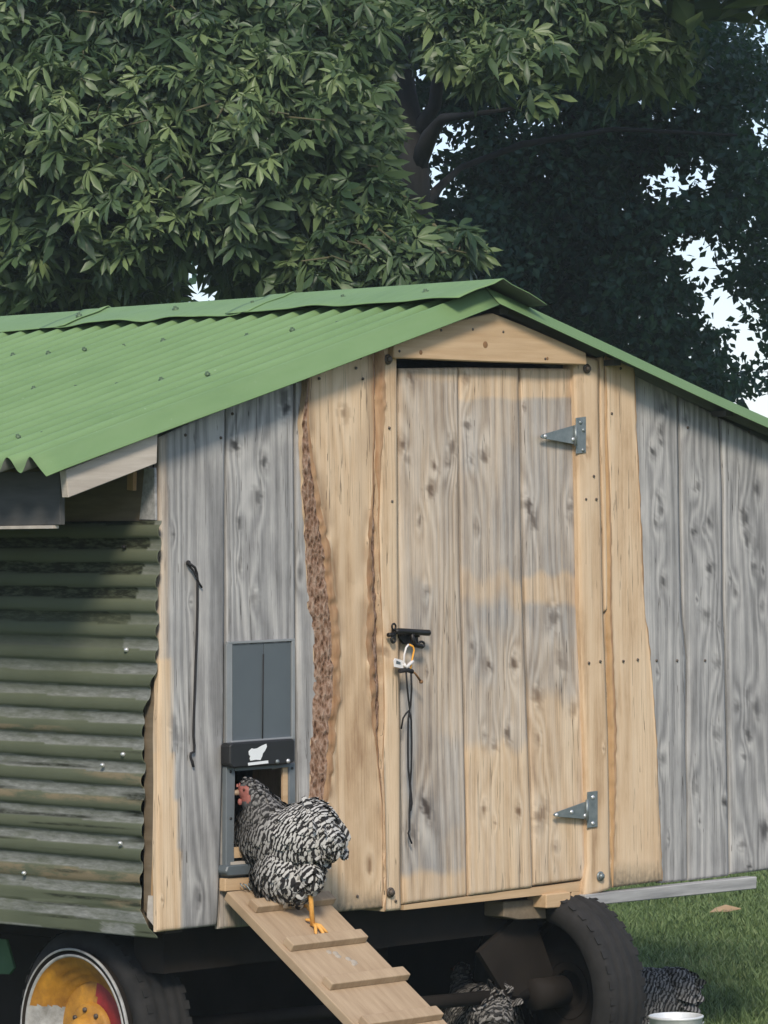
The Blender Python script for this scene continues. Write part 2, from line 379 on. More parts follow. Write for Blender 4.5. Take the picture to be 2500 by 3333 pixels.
# ------------------------------------------------------------------ coop
COOP = empty('chicken_coop', (1.47, 0, .66), 'wooden chicken coop on wheels with green corrugated roof and tan plank door', 'chicken coop')
def interp(poly, ys):
    p = np.array(poly, float); return np.interp(ys, p[:, 1], p[:, 0])
def board(name, L, Rr, yf, th=.022, fresh=0., patches=(), knots=(), nk=6, seed=0, parent=COOP, label=None,
          Li=None, Ri=None, barkmat='bark', tint=0., dirtb=0., freq=55., yjit=.0, holes=()):
    """plank given by its left and right edges (photo px, traced onto the wall plane); Li / Ri inner limits of bark wane"""
    r = np.random.default_rng(seed+11)
    L = np.array(L, float); Rr = np.array(Rr, float)
    nr = max(8, int((max(L[-1, 1], Rr[-1, 1])-min(L[0, 1], Rr[0, 1]))/9)); wpx = np.mean(Rr[:, 0])-np.mean(L[:, 0])
    t = np.linspace(0, 1, nr)
    ly = L[0, 1]+t*(L[-1, 1]-L[0, 1]); ry = Rr[0, 1]+t*(Rr[-1, 1]-Rr[0, 1])
    lx = interp(L, ly); rx = interp(Rr, ry)
    nc = max(6, int(wpx/8)); u = np.linspace(0, 1, nc)
    nl = nrr = 0
    if Li is not None or Ri is not None:
        la = interp(Li, ly) if Li is not None else lx; ra = interp(Ri, ry) if Ri is not None else rx
        nl = 9 if Li is not None else 0; nrr = 8 if Ri is not None else 0
        segs = []
        if nl: segs.append(lx[:, None]+(la-lx)[:, None]*np.linspace(0, 1, nl, endpoint=False)[None])
        segs.append(la[:, None]+(ra-la)[:, None]*u[None])
        if nrr: segs.append(ra[:, None]+(rx-ra)[:, None]*np.linspace(0, 1, nrr+1)[None][:, 1:])
        PX = np.concatenate(segs, 1)
    else:
        PX = lx[:, None]+(rx-lx)[:, None]*u[None]
    nc = PX.shape[1]; uu = (PX-lx[:, None])/np.maximum(1, (rx-lx))[:, None]
    PY = ly[:, None]+(ry-ly)[:, None]*uu
    # back project on the plane y = yf
    D = np.stack([(PX-PW/2)/F, -(PY-PH/2)/F, -np.ones_like(PX)], -1) @ R3
    T = (yf-CAM[1])/D[..., 1]; P = CAM+D*T[..., None]
    X, Z = P[..., 0], P[..., 2]
    yo = np.full(X.shape, yf)
    yo += (vnoise(X*14+seed*3.1, Z*3)-.5)*.004
    # eased arrises
    yo[:, 0] += .004; yo[:, -1] += .004; yo[0] += .003; yo[-1] += .003
    bark = np.zeros(X.shape, bool); inner = np.zeros(X.shape, bool)
    for cnt, side in ((nl, 0), (nrr, 1)):
        if not cnt: continue
        for k in range(cnt):
            c = k if side == 0 else nc-1-k
            s = 1-k/cnt
            bw = np.minimum(.030, np.abs((la-lx) if side == 0 else (rx-ra))/1000*.45)
            yo[:, c] = yf+bw*s**1.6-bw*.35*np.sin(np.pi*s)+(vnoise(X[:, c]*60, Z[:, c]*45+seed)-.5)*np.minimum(.014, bw*.6)
            X[:, c] += (vnoise(Z[:, c]*28+seed, X[:, c]*3)-.5)*.008*(1-k/cnt)
            bark[:, c] = True; inner[:, c] = k >= cnt*.5
    # wood figure
    ring = X*freq*.35+vnoise(X*5+seed*7, Z*.55+seed)*3.2+vnoise(X*14+seed, Z*1.6)*1.1
    knot = np.zeros(X.shape); KN = [(onY(a, b, yf)[0], onY(a, b, yf)[2], c/1000.*1.12) for a, b, c in knots]; nkn = len(KN)
    for _ in range(nk):
        i = r.integers(3, nr-3); j = r.integers(1, nc-1); KN.append((X[i, j], Z[i, j], r.choice([.004, .006, .009, .013, .02])))
    halo = np.zeros(X.shape)
    for ik, (kx, kz, kr) in enumerate(KN):
        ka = r.uniform(.9, 1.8); kt = r.normal(0, .25); kop = r.uniform(.5, 1.1) if ik < nkn else r.uniform(.4, .9)
        hx_ = kx+r.normal(0, kr*.5); hz_ = kz+r.normal(0, kr); hd = (((X-hx_)/(kr*1.6))**2+((Z-hz_)/(kr*3.2))**2)*(1+1.4*(vnoise(X*40+kz*9, Z*25)-.5))
        if ik < nkn: halo = np.maximum(halo, np.exp(-hd))
        d2 = (((X-kx)+(Z-kz)*kt)/kr)**2+((Z-kz)/(kr*ka))**2
        knot = np.maximum(knot, np.maximum(kop*np.clip(1.35-d2*1.6*(1+1.6*(vnoise(X*90+kx*50, Z*60)-.5)), 0, 1), .30*np.clip(1.8-d2*.45, 0, 1)*(vnoise(X*70+kx*9, Z*45+kz*7) > .45))); ring = ring+1.1*np.exp(-(((X-kx)/(kr*1.8))**2+((Z-kz)/(kr*4.5))**2))*r.choice([-1, 1])
    fr = np.full(X.shape, float(fresh)); drt = np.zeros(X.shape)
    for x0, y0, x1, y1, v, sf in patches:
        wob = (vnoise(PX/40., PY/300.+seed)-.5)*sf*2
        m = np.clip((PX-x0)/max(4, sf)+.5, 0, 1)*np.clip((x1-PX)/max(4, sf)+.5, 0, 1)*np.clip((PY+wob-y0)/max(6, sf)+.5, 0, 1)*np.clip((y1-PY-wob)/max(6, sf)+.5, 0, 1)
        fr = fr*(1-m)+v*m
    if tint:
        for e_ in ([la] if nl else [])+([ra] if nrr else []):
            knot = np.maximum(knot, tint*np.exp(-np.abs(PX-e_[:, None])/22.)*np.clip(vnoise(PY/60.+seed, PX/30.)*1.7-.25, 0, 1))
        knot = np.maximum(knot, .28*np.clip(vnoise(PX/22.+3, PY/160.+1)*2.2-1.25, 0, 1)*(PY < 1900))
    if dirtb:
        drt = np.clip(1-(PY.max(1, keepdims=True)*0+ (ly+(ry-ly)*.5)[-1]-PY)/dirtb, 0, 1)
    n = nr*nc
    Vf = np.stack([X, yo, Z], -1).reshape(-1, 3); Vb = np.stack([X, np.full(X.shape, yf+th+.03*(nl or nrr > 0)), Z], -1)
    q = (np.arange(nr-1)[:, None]*nc+np.arange(nc-1)[None]).ravel()
    Ff = np.stack([q, q+nc, q+nc+1, q+1], -1)
    cut = np.zeros(len(q), bool)
    for hx0, hy0, hx1, hy1 in holes: cut |= ((PX[:-1, :-1] > hx0) & (PX[1:, 1:] < hx1) & (PY[:-1, :-1] > hy0) & (PY[1:, 1:] < hy1)).ravel()
    mi = (bark[:-1, :-1] & bark[1:, 1:]) | (bark[:-1, 1:] & bark[1:, :-1]) if (nl or nrr) else np.zeros((nr-1, nc-1), bool)
    mi = mi.astype(int)+(mi & inner[:-1, :-1] & inner[1:, 1:])
    # rim to the back
    loop = np.concatenate([np.arange(nc), (np.arange(1, nr)*nc+nc-1), (nr-1)*nc+np.arange(nc-2, -1, -1), np.arange(nr-2, 0, -1)*nc])
    Bk = Vb.reshape(-1, 3)[loop]; k = len(loop); j = np.arange(k); j2 = (j+1) % k
    Fr = np.stack([loop[j], loop[j2], n+j2, n+j], -1)
    mi = mi.ravel()[~cut]; Ff = Ff[~cut]
    V = np.concatenate([Vf, Bk]); FA = np.concatenate([Ff, Fr])
    ex = lambda A: np.concatenate([A.ravel(), A.ravel()[loop]])
    me = mesh_np(name, V, FA, True, np.concatenate([mi.ravel().astype(int), np.zeros(k, int)]), {'ring': ex(ring), 'knot': ex(knot), 'fresh': ex(fr), 'dirt': ex(drt), 'halo': ex(halo*(1-np.clip(knot, 0, 1)))})
    o = link(name, me, [MAT['board'], MAT[barkmat], MAT['innerbark']], parent)
    # sharp look at the arris
    fl = np.ones(len(FA), bool); fl[len(Ff):] = False; me.polygons.foreach_set('use_smooth', fl)
    if label: o['label'] = label
    return o

# --- grey boards left of the door
board('wall_board', [(517, 1424), (519, 1700), (526, 1800), (521, 1975), (517, 2250), (513, 2400), (515, 2550), (512, 2760), (515, 3034)],
      [(733, 1322), (733, 1612), (733, 1973), (731, 2250), (727, 2470), (721, 2690), (716, 2872), (709, 3012)], -.004, seed=1, fresh=.0, nk=5,
      patches=[(500, 1400, 545, 2250, .45, 20), (500, 2150, 556, 2480, .9, 14), (480, 2440, 566, 2640, .98, 12), (480, 2600, 578, 2800, .98, 12), (480, 2760, 590, 3100, .98, 12)],
      label='grey weathered board with a pale split edge at the left corner')
board('wall_board', [(738, 1320), (738, 1612), (739, 1973), (737, 2250), (734, 2470), (728, 2690), (723, 2872), (715, 3024)],
      [(957, 1228), (958, 1503), (960, 1756), (962, 1973), (962, 2088)] + [(962, 2250), (962, 2600), (962, 3000)], .0, seed=2,
      knots=[(766, 1450, 18), (860, 1507, 13), (840, 1615, 18), (780, 1700, 9), (782, 1840, 11), (830, 1945, 13), (925, 1300, 22), (930, 1330, 18)], nk=2,
      patches=[(700, 2880, 775, 3040, .25, 14)], holes=[(756, 2496, 946, 2812)], label='grey knotty board carrying the pop door')
board('wall_board', [(966, 1226), (966, 1503), (967, 1756), (968, 1973), (968, 2400), (968, 2990)],
      [(1000, 1214), (996, 1360), (1000, 1600), (1012, 1690), (1022, 1800), (1030, 1990), (1045, 2230), (1042, 2400), (1035, 2640), (1050, 2985)], .006, seed=3, nk=2, knots=[(985, 1440, 8)],
      label='narrow grey board beside the bark edge')
# --- live edge slab
board('live_edge_slab', [(1004, 1217), (990, 1358), (993, 1500), (997, 1580), (1005, 1690), (1014, 1780), (1018, 1900), (1022, 1990), (1033, 2060), (1038, 2150), (1040, 2230), (1034, 2316), (1030, 2400), (1028, 2500), (1025, 2612), (1035, 2750), (1043, 2830), (1038, 2920), (1063, 2972)],
      [(1222, 1128), (1226, 1370), (1222, 1500), (1222, 1600), (1228, 1700), (1233, 1800), (1236, 1876), (1241, 1985), (1245, 2107), (1247, 2243), (1241, 2316), (1238, 2440), (1237, 2470), (1244, 2612), (1247, 2705), (1247, 2955)], -.022, .024, seed=4, fresh=.98, nk=2,
      Li=[(1008, 1217), (1006, 1370), (1017, 1452), (1030, 1550), (1043, 1610), (1055, 1690), (1068, 1750), (1085, 1830), (1095, 1930), (1105, 2020), (1112, 2110), (1115, 2200), (1114, 2300), (1102, 2330), (1095, 2430), (1085, 2550), (1068, 2640), (1046, 2720), (1048, 2830), (1043, 2920), (1066, 2972)],
      Ri=[(1210, 1130), (1213, 1400), (1210, 1600), (1195, 1690), (1192, 1740), (1186, 1850), (1188, 1950), (1184, 2012), (1182, 2080), (1192, 2161), (1195, 2243), (1204, 2316), (1208, 2362), (1222, 2440), (1230, 2518), (1241, 2612), (1244, 2705), (1244, 2955)],
      knots=[(1120, 1345, 20)], dirtb=70, tint=.6, freq=30, label='live-edge timber slab with reddish bark along both sides')
# --- posts
board('door_post', [(1226, 1128), (1230, 1370), (1226, 1500), (1232, 1600), (1232, 1727), (1239, 1944), (1246, 2107), (1250, 2297), (1246, 2487), (1252, 2705), (1256, 2893), (1253, 2967)],
      [(1293, 1120), (1295, 1500), (1297, 1727), (1300, 2025), (1303, 2297), (1305, 2394), (1307, 2892), (1309, 2961)], -.030, .05, seed=5, fresh=.98, nk=1, freq=25, barkmat='innerbark',
      Li=[(1252, 1128), (1260, 1300), (1255, 1380), (1245, 1480), (1238, 1600), (1235, 1727), (1242, 1944), (1249, 2107), (1253, 2297), (1249, 2487), (1255, 2705), (1259, 2893), (1256, 2967)], label='tan post on the latch side of the door')
board('door_post', [(1867, 1150), (1868, 1198), (1873, 1350), (1879, 1568), (1883, 1751), (1888, 2000), (1898, 2215), (1907, 2430), (1911, 2601), (1915, 2816), (1903, 2898), (1904, 2920)],
      [(1950, 1172), (1953, 1466), (1960, 1700), (1966, 1990), (1972, 2129), (1981, 2387), (1985, 2644), (1988, 2800), (1991, 2893)], -.020, .05, seed=6, fresh=.98, nk=2, freq=25, label='tan post on the hinge side of the door')
board('door_batten', [(1953, 1165), (1957, 1466), (1964, 1700), (1970, 1990)], [(1967, 1158), (1970, 1425), (1976, 1588), (1978, 1800), (1978, 1985)], -.012, .03, seed=16, fresh=.98, nk=0, freq=20)
board('live_edge_slab', [(1970, 1156), (1973, 1425), (1975, 1588), (1977, 1751), (1976, 2000), (1984, 2344), (1989, 2644), (1993, 2889)],
      [(2066, 1196), (2074, 1385), (2088, 1629), (2096, 1873), (2103, 1995), (2110, 2050), (2127, 2215), (2140, 2430), (2148, 2644), (2157, 2838), (2157, 2868)], -.010, .024, seed=7, fresh=.98, nk=0, freq=18, dirtb=80, barkmat='freshz',
      Li=[(1974, 1156), (1978, 1425), (1988, 1588), (1992, 1751), (1993, 2000), (2009, 2344), (2008, 2558), (2003, 2700), (1997, 2889)],
      Ri=[(2061, 1194), (2068, 1385), (2081, 1629), (2090, 1873), (2098, 1995), (2105, 2050), (2123, 2215), (2136, 2430), (2144, 2644), (2153, 2838), (2153, 2868)],
      patches=[(1990, 1200, 2160, 2900, .99, 4)], label='pale live-edge slab right of the door')
# --- grey boards right of the door
board('wall_board', [(2060, 1185), (2062, 1700), (2080, 2200), (2120, 2600), (2150, 2875)], [(2209, 1285), (2213, 1507), (2217, 1832), (2222, 2000), (2235, 2150), (2233, 2430), (2237, 2601), (2239, 2866)], .012, seed=8, nk=4,
      knots=[(2150, 1407, 12), (2150, 1440, 10), (2125, 1470, 14), (2150, 1660, 10), (2145, 1620, 16), (2135, 1700, 10), (2160, 1890, 13), (2155, 2470, 15), (2160, 1330, 16)])
board('wall_board', [(2214, 1287), (2218, 1507), (2222, 1832), (2227, 2000), (2240, 2150), (2238, 2430), (2242, 2601), (2243, 2866)], [(2342, 1358), (2352, 1588), (2356, 1995), (2359, 2064), (2363, 2258), (2370, 2515), (2375, 2850)], .012, seed=9, nk=5,
      knots=[(2310, 1700, 11), (2260, 1730, 14), (2310, 1850, 22), (2270, 1585, 13), (2335, 2160, 17), (2265, 2565, 14), (2330, 2390, 20), (2362, 2610, 12), (2300, 2000, 20)])
board('wall_board', [(2347, 1361), (2357, 1588), (2361, 1995), (2364, 2064), (2368, 2258), (2375, 2515), (2380, 2846)], [(2520, 1448), (2521, 2000), (2522, 2828)], .012, seed=10, nk=6,
      knots=[(2425, 1690, 20), (2435, 1745, 24), (2455, 1845, 14), (2395, 1925, 13), (2480, 1975, 12), (2400, 2300, 13), (2435, 2390, 14), (2490, 2700, 22), (2415, 2750, 16), (2440, 2820, 14), (2420, 2460, 12)])
board('wall_board', [(2526, 1452), (2526, 2000), (2527, 2826)], [(2560, 1470), (2575, 2000), (2578, 2822)], .012, seed=12, nk=3)

# --- lintel
LN = [(1282, 1116), (1380, 1075), (1500, 1042), (1604, 1019), (1700, 1057), (1800, 1100), (1908, 1148), (1911, 1187), (1600, 1178), (1282, 1165)]
def lintel():
    bm = MB(); bm.prism([tuple(onY(a, b, -.055)) for a, b in LN], (0, .03, 0), .003)
    o = bm.build('lintel_board', MAT['fresh'], COOP); o['label'] = 'gable-shaped tan lintel board above the door'
    kn = MB()
    for a, b, r in ((1580, 1122, 12), (1370, 1147, 8), (1782, 1167, 6)):
        p = onY(a, b, -.055); kn.lathe([(0, .0012), (r*.6/1000, .0012), (r/1000, .0)], p, (0, -1, 0), 14)
    k = kn.build('knot', MAT['toggle'], o)
    nl = MB()
    for a, b in ((1300, 1143), (1436, 1075), (1539, 1072), (1638, 1080), (1775, 1168)):
        p = onY(a, b, -.055); nl.lathe([(0, .002), (.004, .002), (.005, 0)], p, (0, -1, 0), 8)
    nl.build('nail_head', MAT['rust'], o)
lintel()
def nails():
    nl = MB()
    for a, b, y in ((1040, 1232, -.022), (1175, 1165, -.022), (1160, 1198, -.022), (1182, 1233, -.022), (1268, 1393, -.03), (1277, 1632, -.03), (1934, 1550, -.02), (1942, 1625, -.02), (1908, 1625, -.02),
                    (1918, 2158, -.02), (1955, 2153, -.02), (2030, 2152, -.01), (2077, 2147, -.01), (2138, 2150, .012), (2205, 2150, .012), (2296, 2150, .012), (2021, 1199, -.01), (1992, 1346, -.01), (1164, 2917, -.022), (720, 1425, -.004), (758, 1347, .0), (605, 1416, -.004),
                    (1289, 2933, -.03), (2240, 1392, .012), (2439, 1405, .012)):
        p = onY(a, b, y-.003); nl.lathe([(0, .002), (.004, .002), (.0055, -.002)], p, (0, -1, 0), 8)
    o = nl.build('nail_head', MAT['rust'], COOP); o['kind'] = 'stuff'
nails()
for a, b, y, mt in ((1262, 1170, -.032, 'rust'), (1270, 2905, -.032, 'rust'), (1953, 2852, -.022, 'zinc'), (1909, 1200, -.022, 'rust')):
    m = MB(); p = onY(a, b, y)
    m.lathe([(.017, 0), (.017, .004), (.012, .005)], p, (0, -1, 0), 16); m.lathe([(.011, .004), (.011, .013), (.0, .015)], p, (0, -1, 0), 6)
    o = m.build('coach_bolt', MAT[mt], COOP)

# --- door
dc = onY(1590, 2900, -.004)
DOOR = MB().box((1.085, .024, .70), (1.945, .036, 2.41)).build('door', MAT['inside'], COOP)
DOOR['label'] = 'plank door of tan and grey boards with zinc hinges'
board('door_board', [(1299, 1199), (1300, 1727), (1304, 2025), (1307, 2297), (1309, 2394), (1311, 2892), (1313, 2943)],
      [(1492, 1196), (1496, 1600), (1501, 1900), (1505, 2050), (1512, 2400), (1518, 2700), (1523, 2916)], -.002, .02, seed=21, fresh=.50, parent=DOOR, nk=3,
      patches=[(1280, 1190, 1500, 1235, .75, 14), (1340, 1890, 1420, 2080, .3, 30), (1290, 2240, 1352, 2860, .10, 26), (1330, 2560, 1440, 2830, .26, 60), (1420, 2400, 1520, 2700, .3, 40), (1290, 2835, 1530, 2960, .95, 26)],
      knots=[(1338, 1228, 15), (1312, 1447, 16), (1327, 1497, 11), (1472, 1455, 18), (1460, 1510, 14), (1400, 1590, 22), (1415, 1520, 12), (1388, 1925, 13), (1390, 2632, 20)])
board('door_board', [(1497, 1196), (1501, 1600), (1506, 1900), (1510, 2050), (1517, 2400), (1523, 2700), (1528, 2915)],
      [(1690, 1198), (1695, 1600), (1701, 1850), (1707, 2050), (1716, 2300), (1727, 2600), (1735, 2888)], -.006, .02, seed=22, fresh=.42, parent=DOOR, nk=3,
      patches=[(1480, 1190, 1720, 1300, .85, 10), (1490, 1320, 1560, 1500, .25, 50), (1640, 1450, 1700, 1900, .25, 50), (1480, 1880, 1725, 1975, .72, 36), (1550, 1960, 1680, 2050, .2, 60), (1540, 2060, 1620, 2230, .25, 40), (1480, 2440, 1750, 2960, .88, 40)],
      knots=[(1575, 1485, 18), (1532, 1500, 12), (1522, 1385, 13), (1520, 1232, 14), (1590, 2165, 14), (1540, 2105, 12), (1672, 2157, 14), (1655, 2385, 14), (1610, 2430, 16), (1575, 2395, 10), (1575, 2635, 12), (1690, 2640, 12)])
board('door_board', [(1697, 1198), (1702, 1600), (1708, 1850), (1714, 2050), (1722, 2300), (1733, 2600), (1741, 2882)],
      [(1864, 1200), (1868, 1350), (1875, 1568), (1879, 1751), (1884, 2000), (1894, 2215), (1903, 2430), (1907, 2601), (1911, 2860)], -.001, .02, seed=23, fresh=.30, parent=DOOR, nk=2,
      patches=[(1680, 1190, 1900, 1296, .95, 10), (1690, 1866, 1900, 1962, .85, 22), (1690, 2060, 1900, 2300, .42, 60), (1690, 2250, 1900, 2960, .85, 60)],
      knots=[(1720, 1650, 19), (1738, 1698, 17), (1855, 1650, 13), (1800, 2010, 24), (1828, 2160, 17), (1748, 2262, 22), (1870, 2310, 14), (1752, 2400, 14), (1762, 2650, 26), (1808, 2755, 12)])
def hinge(px, lab):
    """px: tip, strap top, strap bottom, plate x0,x1, y0,y1"""
    tip, st, sb, x0, x1, y0, y1 = px; y = -.026
    m = MB()
    g = lambda a, b, yy=y: tuple(onY(a, b, yy))
    m.prism([g(tip[0], tip[1]-7), g(*st), g(*sb), g(tip[0], tip[1]+6), g(tip[0]-7, tip[1])], (0, .0035, 0), .0008)
    m.prism([g(x0, y0), g(x1, y0-4), g(x1, y1-4), g(x0, y1)], (0, .004, 0), .0008)
    a, b = onY(x0-2, y0+25, y-.004), onY(x0-2, y1-25, y-.004)
    m.tube([a, b], .006, 10)
    o = m.build('hinge', MAT['zinc'], DOOR); o['label'] = lab
    return o
def screws(o, pts):
    pass
h1 = hinge(((1766, 1421), (1874, 1383), (1876, 1447), 1876, 1908, 1360, 1477), 'upper T-shaped zinc hinge')
h2 = hinge(((1808, 2652), (1913, 2607), (1915, 2667), 1913, 1946, 2578, 2695), 'lower T-shaped zinc hinge')
for pts in (((1775, 1420), (1866, 1430), (1890, 1375), (1898, 1465), (1900, 1400)), ((1812, 2653), (1861, 2643), (1905, 2655), (1930, 2595), (1930, 2680))):
    for i, (a, b) in enumerate(pts):
        m = MB(); m.lathe([(.0075, 0), (.006, .003), (0, .0042)], onY(a, b, -.0265), (0, -1, 0), 10)
        m.build('hinge_screw', MAT['steel'] if i < 2 or b > 2000 else MAT['zinc'], DOOR)
def latch():
    m = MB(); y = -.05; g = lambda a, b, yy=y: Vector(onY(a, b, yy))
    m.tube([g(1285, 2056), g(1300, 2054), g(1396, 2060), g(1399, 2061)], [.009, .010, .0105, .006], 12)
    m.prism([g(1300, 2050, -.034), g(1362, 2050, -.034), g(1362, 2094, -.034), g(1318, 2098, -.034), g(1300, 2075, -.034)], (0, .012, 0), .001)
    m.tube([g(1340, 2062), g(1345, 2085), g(1352, 2100), g(1372, 2104)], .008, 10)
    def loop(cx, cy, rx, rz, r):
        pts = [g(cx+rx*math.cos(t), cy+rz*math.sin(t)) for t in np.linspace(0, 2*math.pi, 15)]
        m.tube(pts, r, 8, cap=False)
    loop(1282, 2040, 6, 10, .0035); loop(1280, 2082, 6, 9, .0045); loop(1372, 2098, 9, 10, .004)
    m.tube([g(1282, 2046, -.034), g(1281, 2078, -.034)], .008, 8)
    m.tube([g(1263, 2067), g(1283, 2064)], .007, 8)
    for a, b in ((1310, 2058), (1355, 2062)): m.tube([g(a, b-12, -.04), g(a, b+12, -.04)], .012, 8)
    o = m.build('slide_bolt', MAT['iron'], DOOR); o['label'] = 'black iron slide bolt'
latch()

# --- pop door
def popdoor():
    g = lambda a, b, y=-.02: tuple(onY(a, b, y))
    y0 = -.014
    bp = MB().prism([g(738, 2095, y0), g(757, 2093, y0), g(757, 2425, y0), g(738, 2430, y0)], (0, .012, 0), .001).build('pop_door', MAT['rail'], COOP)
    bp['label'] = 'automatic grey sliding pop door with black control box'
    MB().prism([g(951, 2086, y0), g(961, 2085, y0), g(961, 2405, y0), g(951, 2406, y0)], (0, .012, 0), .001).build('guide_rail', MAT['rail'], bp)
    MB().prism([g(740, 2089, y0), g(961, 2078, y0), g(961, 2086, y0), g(740, 2097, y0)], (0, .010, 0), .001).build('guide_rail', MAT['rail'], bp)
    MB().prism([g(755, 2412, -.02), g(951, 2398, -.02), g(951, 2404, -.02), g(755, 2418, -.02)], (0, .014, 0), .001).build('bottom_edge', MAT['rail'], bp)
    MB().prism([g(757, 2099, -.008), g(857, 2095, -.008), g(853, 2411, -.008), g(757, 2416, -.008)], (0, .004, 0)).build('sliding_panel', MAT['slate'], bp)
    MB().prism([g(859, 2095, -.008), g(951, 2090, -.008), g(951, 2403, -.008), g(856, 2411, -.008)], (0, .004, 0)).build('sliding_panel', MAT['slate'], bp)
    m = MB(); m.tube([onY(858, 2128, -.011), onY(856, 2280, -.0125), onY(855, 2412, -.011)], .0022, 6); m.build('lift_cord', MAT['cord'], bp)
    c = MB().prism([g(749, 2427, -.052), g(757, 2419, -.052), g(955, 2405, -.052), g(961, 2411, -.052), g(961, 2478, -.052), g(945, 2486, -.052), g(760, 2499, -.052), g(749, 2488, -.052)], (0, .046, 0), .004).build('control_box', MAT['black'], bp)
    lg = [(485, 1750), (530, 1705), (560, 1715), (610, 1705), (680, 1665), (740, 1640), (748, 1680), (720, 1740), (690, 1780), (680, 1820), (655, 1875), (590, 1870), (510, 1885), (500, 1850), (510, 1820), (490, 1800)]
    k = .2261
    MB().prism([g(700+a*k, 2050+b*k, -.0535) for a, b in lg], (0, .001, 0)).build('bird_emblem', MAT['white'], bp)
    MB().prism([g(700+a*k, 2050+b*k, -.0535) for a, b in ((475, 1915), (765, 1880), (770, 1920), (480, 1955))], (0, .001, 0)).build('emblem_bar', MAT['white'], bp)
    for a, b, mt in ((902, 2479, 'zinc'), (937, 2477, 'steel')):
        mm = MB(); mm.lathe([(.007, 0), (.007, .004), (0, .006)], onY(a, b, -.052), (0, -1, 0), 12); mm.build('button', MAT[mt], bp)
    # stiles round the opening
    y1 = -.022
    MB().prism([g(737, 2494, y1), g(764, 2500, y1), g(766, 2520, y1), g(762, 2750, y1), g(764, 2808, y1), g(736, 2825, y1)], (0, .02, 0), .002).build('stile', MAT['frame'], bp)
    MB().prism([g(941, 2486, y1), g(962, 2484, y1), g(962, 2805, y1), g(941, 2806, y1)], (0, .02, 0), .002).build('stile', MAT['frame'], bp)
    MB().prism([g(764, 2499, y1), g(941, 2487, y1), g(941, 2497, y1), g(766, 2510, y1)], (0, .02, 0), .001).build('opening_head', MAT['frame'], bp)
    MB().prism([g(742, 2818, -.042), g(960, 2800, -.042), g(966, 2830, -.042), g(960, 2838, -.042), g(745, 2853, -.042), g(735, 2838, -.042)], (0, .045, 0), .004).build('threshold', MAT['slate'], bp)
    for a, b in ((751, 2512), (751, 2664), (951, 2500), (951, 2650)):
        mm = MB(); mm.lathe([(.005, 0), (.0035, .003), (0, .0035)], onY(a, b, y1), (0, -1, 0), 8); mm.build('frame_screw', MAT['black'], bp)
    # black hole in the board: dark lined tunnel just proud of the plank
    yb = -.006
    MB().prism([g(921, 2497, -.016), g(940, 2496, -.016), g(940, 2806, -.016), g(921, 2807, -.016)], (0, .008, 0)).build('inner_trim', MAT['fresh'], bp)
    MB().prism([g(762, 2758, -.016), g(925, 2746, -.016), g(925, 2780, -.016), g(762, 2793, -.016)], (0, .008, 0)).build('inner_trim', MAT['fresh'], bp)
    MB().prism([g(752, 2806, -.024), g(941, 2793, -.024), g(941, 2802, -.024), g(752, 2815, -.024)], (0, .02, 0)).build('sill_strip', MAT['pale'], bp)
    MB().prism([g(733, 2860, -.03), g(1050, 2838, -.03), g(1050, 2880, -.03), g(733, 2902, -.03)], (0, .028, 0), .002).build('ramp_ledger', MAT['fresh'], COOP)
popdoor()

# --- underside, floor, hidden walls
MB().box((.02, .03, .675), (2.93, 3.18, .72)).build('floor_deck', MAT['brown'], COOP)
m = MB().box((.02, 3.15, .66), (2.93, 3.18, 2.2)); m.prism([(.02, 3.15, 2.2), (2.93, 3.15, 2.2), (1.47, 3.15, 2.60)], (0, .03, 0)); m.build('back_wall', MAT['inside'], COOP)
MB().box((2.92, .04, .66), (2.945, 3.15, 2.22)).build('side_wall', MAT['greyrail'], COOP)
MB().box((.03, .02, .66), (.10, .10, 2.15)).build('corner_post', MAT['inside'], COOP)
# orange corner post edge visible behind the cladding
a, b = onX(503, 2462, .0), onX(517, 3034, .0)
MB().prism([tuple(onX(516, 2200, .004)), tuple(onX(470, 2200, .004)), tuple(onX(468, 2960, .004)), tuple(onX(517, 3034, .004))], (.02, 0, 0)).build('corner_plank', MAT['brown'], COOP)
MB().prism([tuple(onX(518, 2450, -.003)), tuple(onX(504, 2462, -.003)), tuple(onX(500, 2700, -.003)), tuple(onX(491, 2910, -.003)), tuple(onX(517, 3034, -.003))], (.006, 0, 0)).build('corner_plank', MAT['freshz'], COOP)
MB().prism([tuple(onX(482, 2915, -.012)), tuple(onX(507, 2918, -.012)), tuple(onX(512, 3030, -.012)), tuple(onX(478, 2985, -.012))], (.008, 0, 0)).build('corner_chip', MAT['pale'], COOP)
# sill under the door, blocks, rail
MB().prism([tuple(onY(*p, .0)) for p in ((1314, 2946), (1910, 2866), (1905, 2898), (1314, 2962))], (0, .05, 0)).build('door_sill', MAT['fresh'], COOP)
MB().prism([tuple(onY(*p, -.03)) for p in ((1905, 2913), (2465, 2853), (2463, 2893), (1910, 2950))], (0, .05, 0), .003).build('base_rail', MAT['greyrail'], COOP)
MB().prism([tuple(onY(*p, -.02)) for p in ((1778, 2912), (1858, 2903), (1858, 2952), (1778, 2957))], (0, .09, 0), .003).build('support_block', MAT['fresh'], COOP)
MB().prism([tuple(onY(*p, .0)) for p in ((1862, 2901), (1903, 2900), (1904, 2949), (1862, 2952))], (0, .09, 0), .003).build('support_block', MAT['fresh'], COOP)
MB().prism([tuple(onY(*p, .04)) for p in ((1640, 2935), (1865, 2920), (1865, 2985), (1690, 2994), (1640, 2985))], (0, .4, 0), .003).build('floor_joist', MAT['brown'], COOP)

